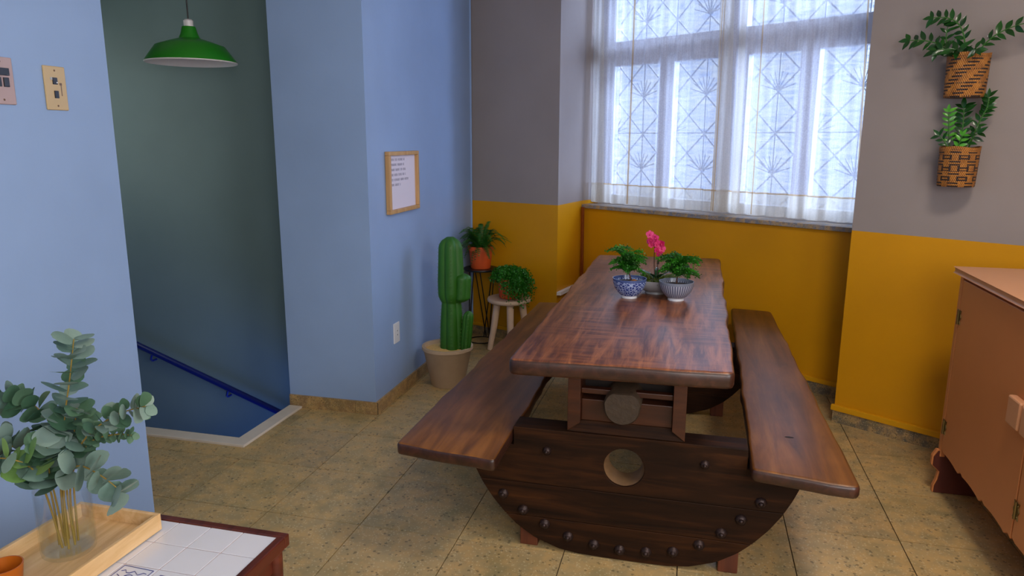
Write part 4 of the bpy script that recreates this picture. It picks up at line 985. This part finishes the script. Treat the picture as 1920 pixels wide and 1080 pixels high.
for (bx, pts) in ((-0.01, [(-0.008, 0, 0.06), (-0.018, 0, 0.18), (-0.014, -0.005, 0.235), (-0.035, -0.012, 0.286)]), (0.006, [(0.004, 0, 0.06), (0.002, 0, 0.16), (0.004, -0.005, 0.20), (0.028, -0.01, 0.250)])):
    P = [Vector(p) for p in pts]; sm = obj('stem', MB().tube(bez(P[0], P[1], P[2], 8) + bez(P[2], P[2].lerp(P[3], 0.4) + Vector((0, 0, 0.012)), P[3], 5)[1:], 0.0022, 6), M['stem_brown'], b3)
    for k in range(7 if bx < 0 else 6):
        t = k / 6; p = P[2].lerp(P[3], t) + Vector((rnd.uniform(-.020, .020), -0.008 - rnd.uniform(0, .012), rnd.uniform(-.016, .018)))
        o = obj('flower', flm, None, sm, p); o.rotation_euler = (rnd.uniform(-0.4, 0.4), rnd.uniform(-0.5, 0.5), rnd.uniform(-0.7, 0.7)); o.scale = (rnd.uniform(0.75, 1.05),) * 3
obj('clip', MB().box(-0.001, -0.003, 0.142, 0.010, 0.003, 0.160), M['black_pl'], b3)

# ------------------------------------------------------------------ wall baskets
def sq(a, k=0.16): return 1.0 + k * (abs(math.sin(2 * a)) ** 1.5)
def basket(s, z0, h, rx, ry, mat, label, shape_k):
    t = thing('wall_basket', label, 'plant basket', wf(s, -ry - 0.016, z0), WA)
    prof = [(0.0, 0.0), (0.90, 0.0), (0.93, 0.006), (0.97, h * 0.4), (1.0, h * 0.8), (1.03, h), (0.96, h), (0.94, h * 0.75), (0.0, h * 0.72)]
    mb = MB().lathe(prof, 48, uv=True)
    def f(v):
        a = math.atan2(v[1], v[0]); q = 1.0 + shape_k * (1 - v[2] / h) * abs(math.sin(2 * a)) ** 1.5
        return (v[0] * rx * q, v[1] * ry * min(q, 1.0), v[2] + (0.004 * math.sin(3 * a) if v[2] > h * 0.9 else 0))
    mb.v = [f(v) for v in mb.v]
    bk = obj('basket', mb, mat, t, smooth=True)
    obj('hanger', MB().tube([(0, ry * 1.02, h * 0.95), (0, ry + 0.010, h * 1.02), (0, ry + 0.014, h * 1.08)], 0.003, 6), M['screw'], t)
    obj('soil', MB().lathe([(0.9, h * 0.76), (0.0, h * 0.80)], 24), M['soil'], t).scale = (rx, ry, 1)
    return t
ZL = leaf_mesh('leaf', M['zami'], 0.056, 0.027, 0.6, 0.25, 0.2); ZY = leaf_mesh('leaf', M['zami_l'], 0.042, 0.020, 0.6, 0.25, 0.2)
def zstem(t, pts, n, size=1.0, mesh=None, seed=1, start=0.3, nv=(0, -1, 0.4)):
    rnd = random.Random(seed); P = [Vector(p) for p in pts]
    path = bez(P[0], P[1], P[2], 14) if len(P) == 3 else bez(P[0], P[1], P[2], 8) + bez(P[2], P[3], P[4], 8)[1:]
    N = len(path); st = obj('stem', MB().tube(path, [0.0042 * (1 - 0.6 * i / N) for i in range(N)], 6), M['stem_green'], t, smooth=True)
    for k in range(n):
        u = start + (1 - start) * k / (n - 1); f = u * (N - 1); i = min(int(f), N - 2); p = path[i].lerp(path[i + 1], f - i); tg = (path[i + 1] - path[i]).normalized()
        nn = Vector(nv); sd = tg.cross(nn).normalized()
        for s_ in (-1, 1):
            d = sd * s_ + tg * rnd.uniform(0.5, 0.9) + nn.normalized() * rnd.uniform(-0.35, 0.35)
            place_leaf(mesh or ZL, p, d, nn + Vector((rnd.uniform(-.5, .5), 0, rnd.uniform(-.5, .5))), st, size * rnd.uniform(0.8, 1.1))
    place_leaf(mesh or ZL, path[-1], path[-1] - path[-3], nv, st, size)
k1 = basket(0.452, 1.687, 0.186, 0.083, 0.075, M['basket_a'], 'upper woven basket with slanting dark dashes and wide arching leaves on the grey wall', 0.10)
zb = 0.14
obj('nail', MB().tube([(0.045, 0.090, 0.262), (0.045, 0.075, 0.264)], 0.004, 8), M['white_pl'], k1, label='small white wall hook above the basket')
zstem(k1, [(-0.05, -0.01, zb), (-0.08, -0.03, 0.26), (-0.240, -0.03, 0.262)], 7, 0.95, ZL, 1, 0.35)
zstem(k1, [(-0.02, 0.0, zb), (0.0, -0.02, 0.36), (-0.155, -0.02, 0.352)], 9, 0.85, ZL, 2, 0.2)
zstem(k1, [(-0.06, 0.0, zb), (-0.11, 0.0, 0.24), (-0.095, -0.01, 0.31)], 5, 0.7, ZL, 3, 0.3)
zstem(k1, [(0.02, -0.01, zb), (0.05, -0.02, 0.27), (0.205, -0.04, 0.290)], 6, 1.0, ZL, 4, 0.35)
zstem(k1, [(-0.01, -0.03, zb), (-0.03, -0.06, 0.21), (-0.03, -0.09, 0.20)], 4, 1.05, ZL, 5, 0.3)
zstem(k1, [(-0.04, -0.03, zb), (-0.07, -0.05, 0.23), (-0.115, -0.06, 0.205)], 4, 1.0, ZL, 6, 0.3)
zstem(k1, [(0.03, -0.03, zb), (0.03, -0.06, 0.22), (0.05, -0.09, 0.195)], 3, 0.9, ZL, 7, 0.4)
k2 = basket(0.462, 1.297, 0.176, 0.080, 0.072, M['basket_b'], 'lower woven basket with dark stepped meander pattern and upright leaves on the grey wall', 0.06)
zstem(k2, [(-0.03, -0.01, 0.12), (-0.05, -0.02, 0.24), (-0.055, -0.03, 0.330)], 7, 0.85, ZY, 8, 0.35)
zstem(k2, [(0.0, -0.01, 0.12), (0.01, -0.02, 0.26), (0.0, -0.02, 0.345)], 8, 0.95, ZL, 9, 0.25)
zstem(k2, [(0.02, 0.01, 0.12), (0.05, 0.0, 0.26), (0.075, 0.0, 0.32), (0.09, 0.0, 0.35), (0.085, 0.0, 0.39)], 12, 0.7, ZL, 10, 0.25)
zstem(k2, [(0.01, -0.02, 0.12), (0.03, -0.04, 0.20), (0.075, -0.05, 0.235)], 4, 0.8, ZL, 11, 0.3)
zstem(k2, [(-0.02, -0.02, 0.12), (-0.04, -0.04, 0.19), (-0.075, -0.05, 0.225)], 4, 0.7, ZL, 12, 0.3)
zstem(k2, [(0.0, -0.03, 0.12), (0.0, -0.05, 0.18), (0.02, -0.06, 0.225)], 4, 0.8, ZY, 13, 0.3)
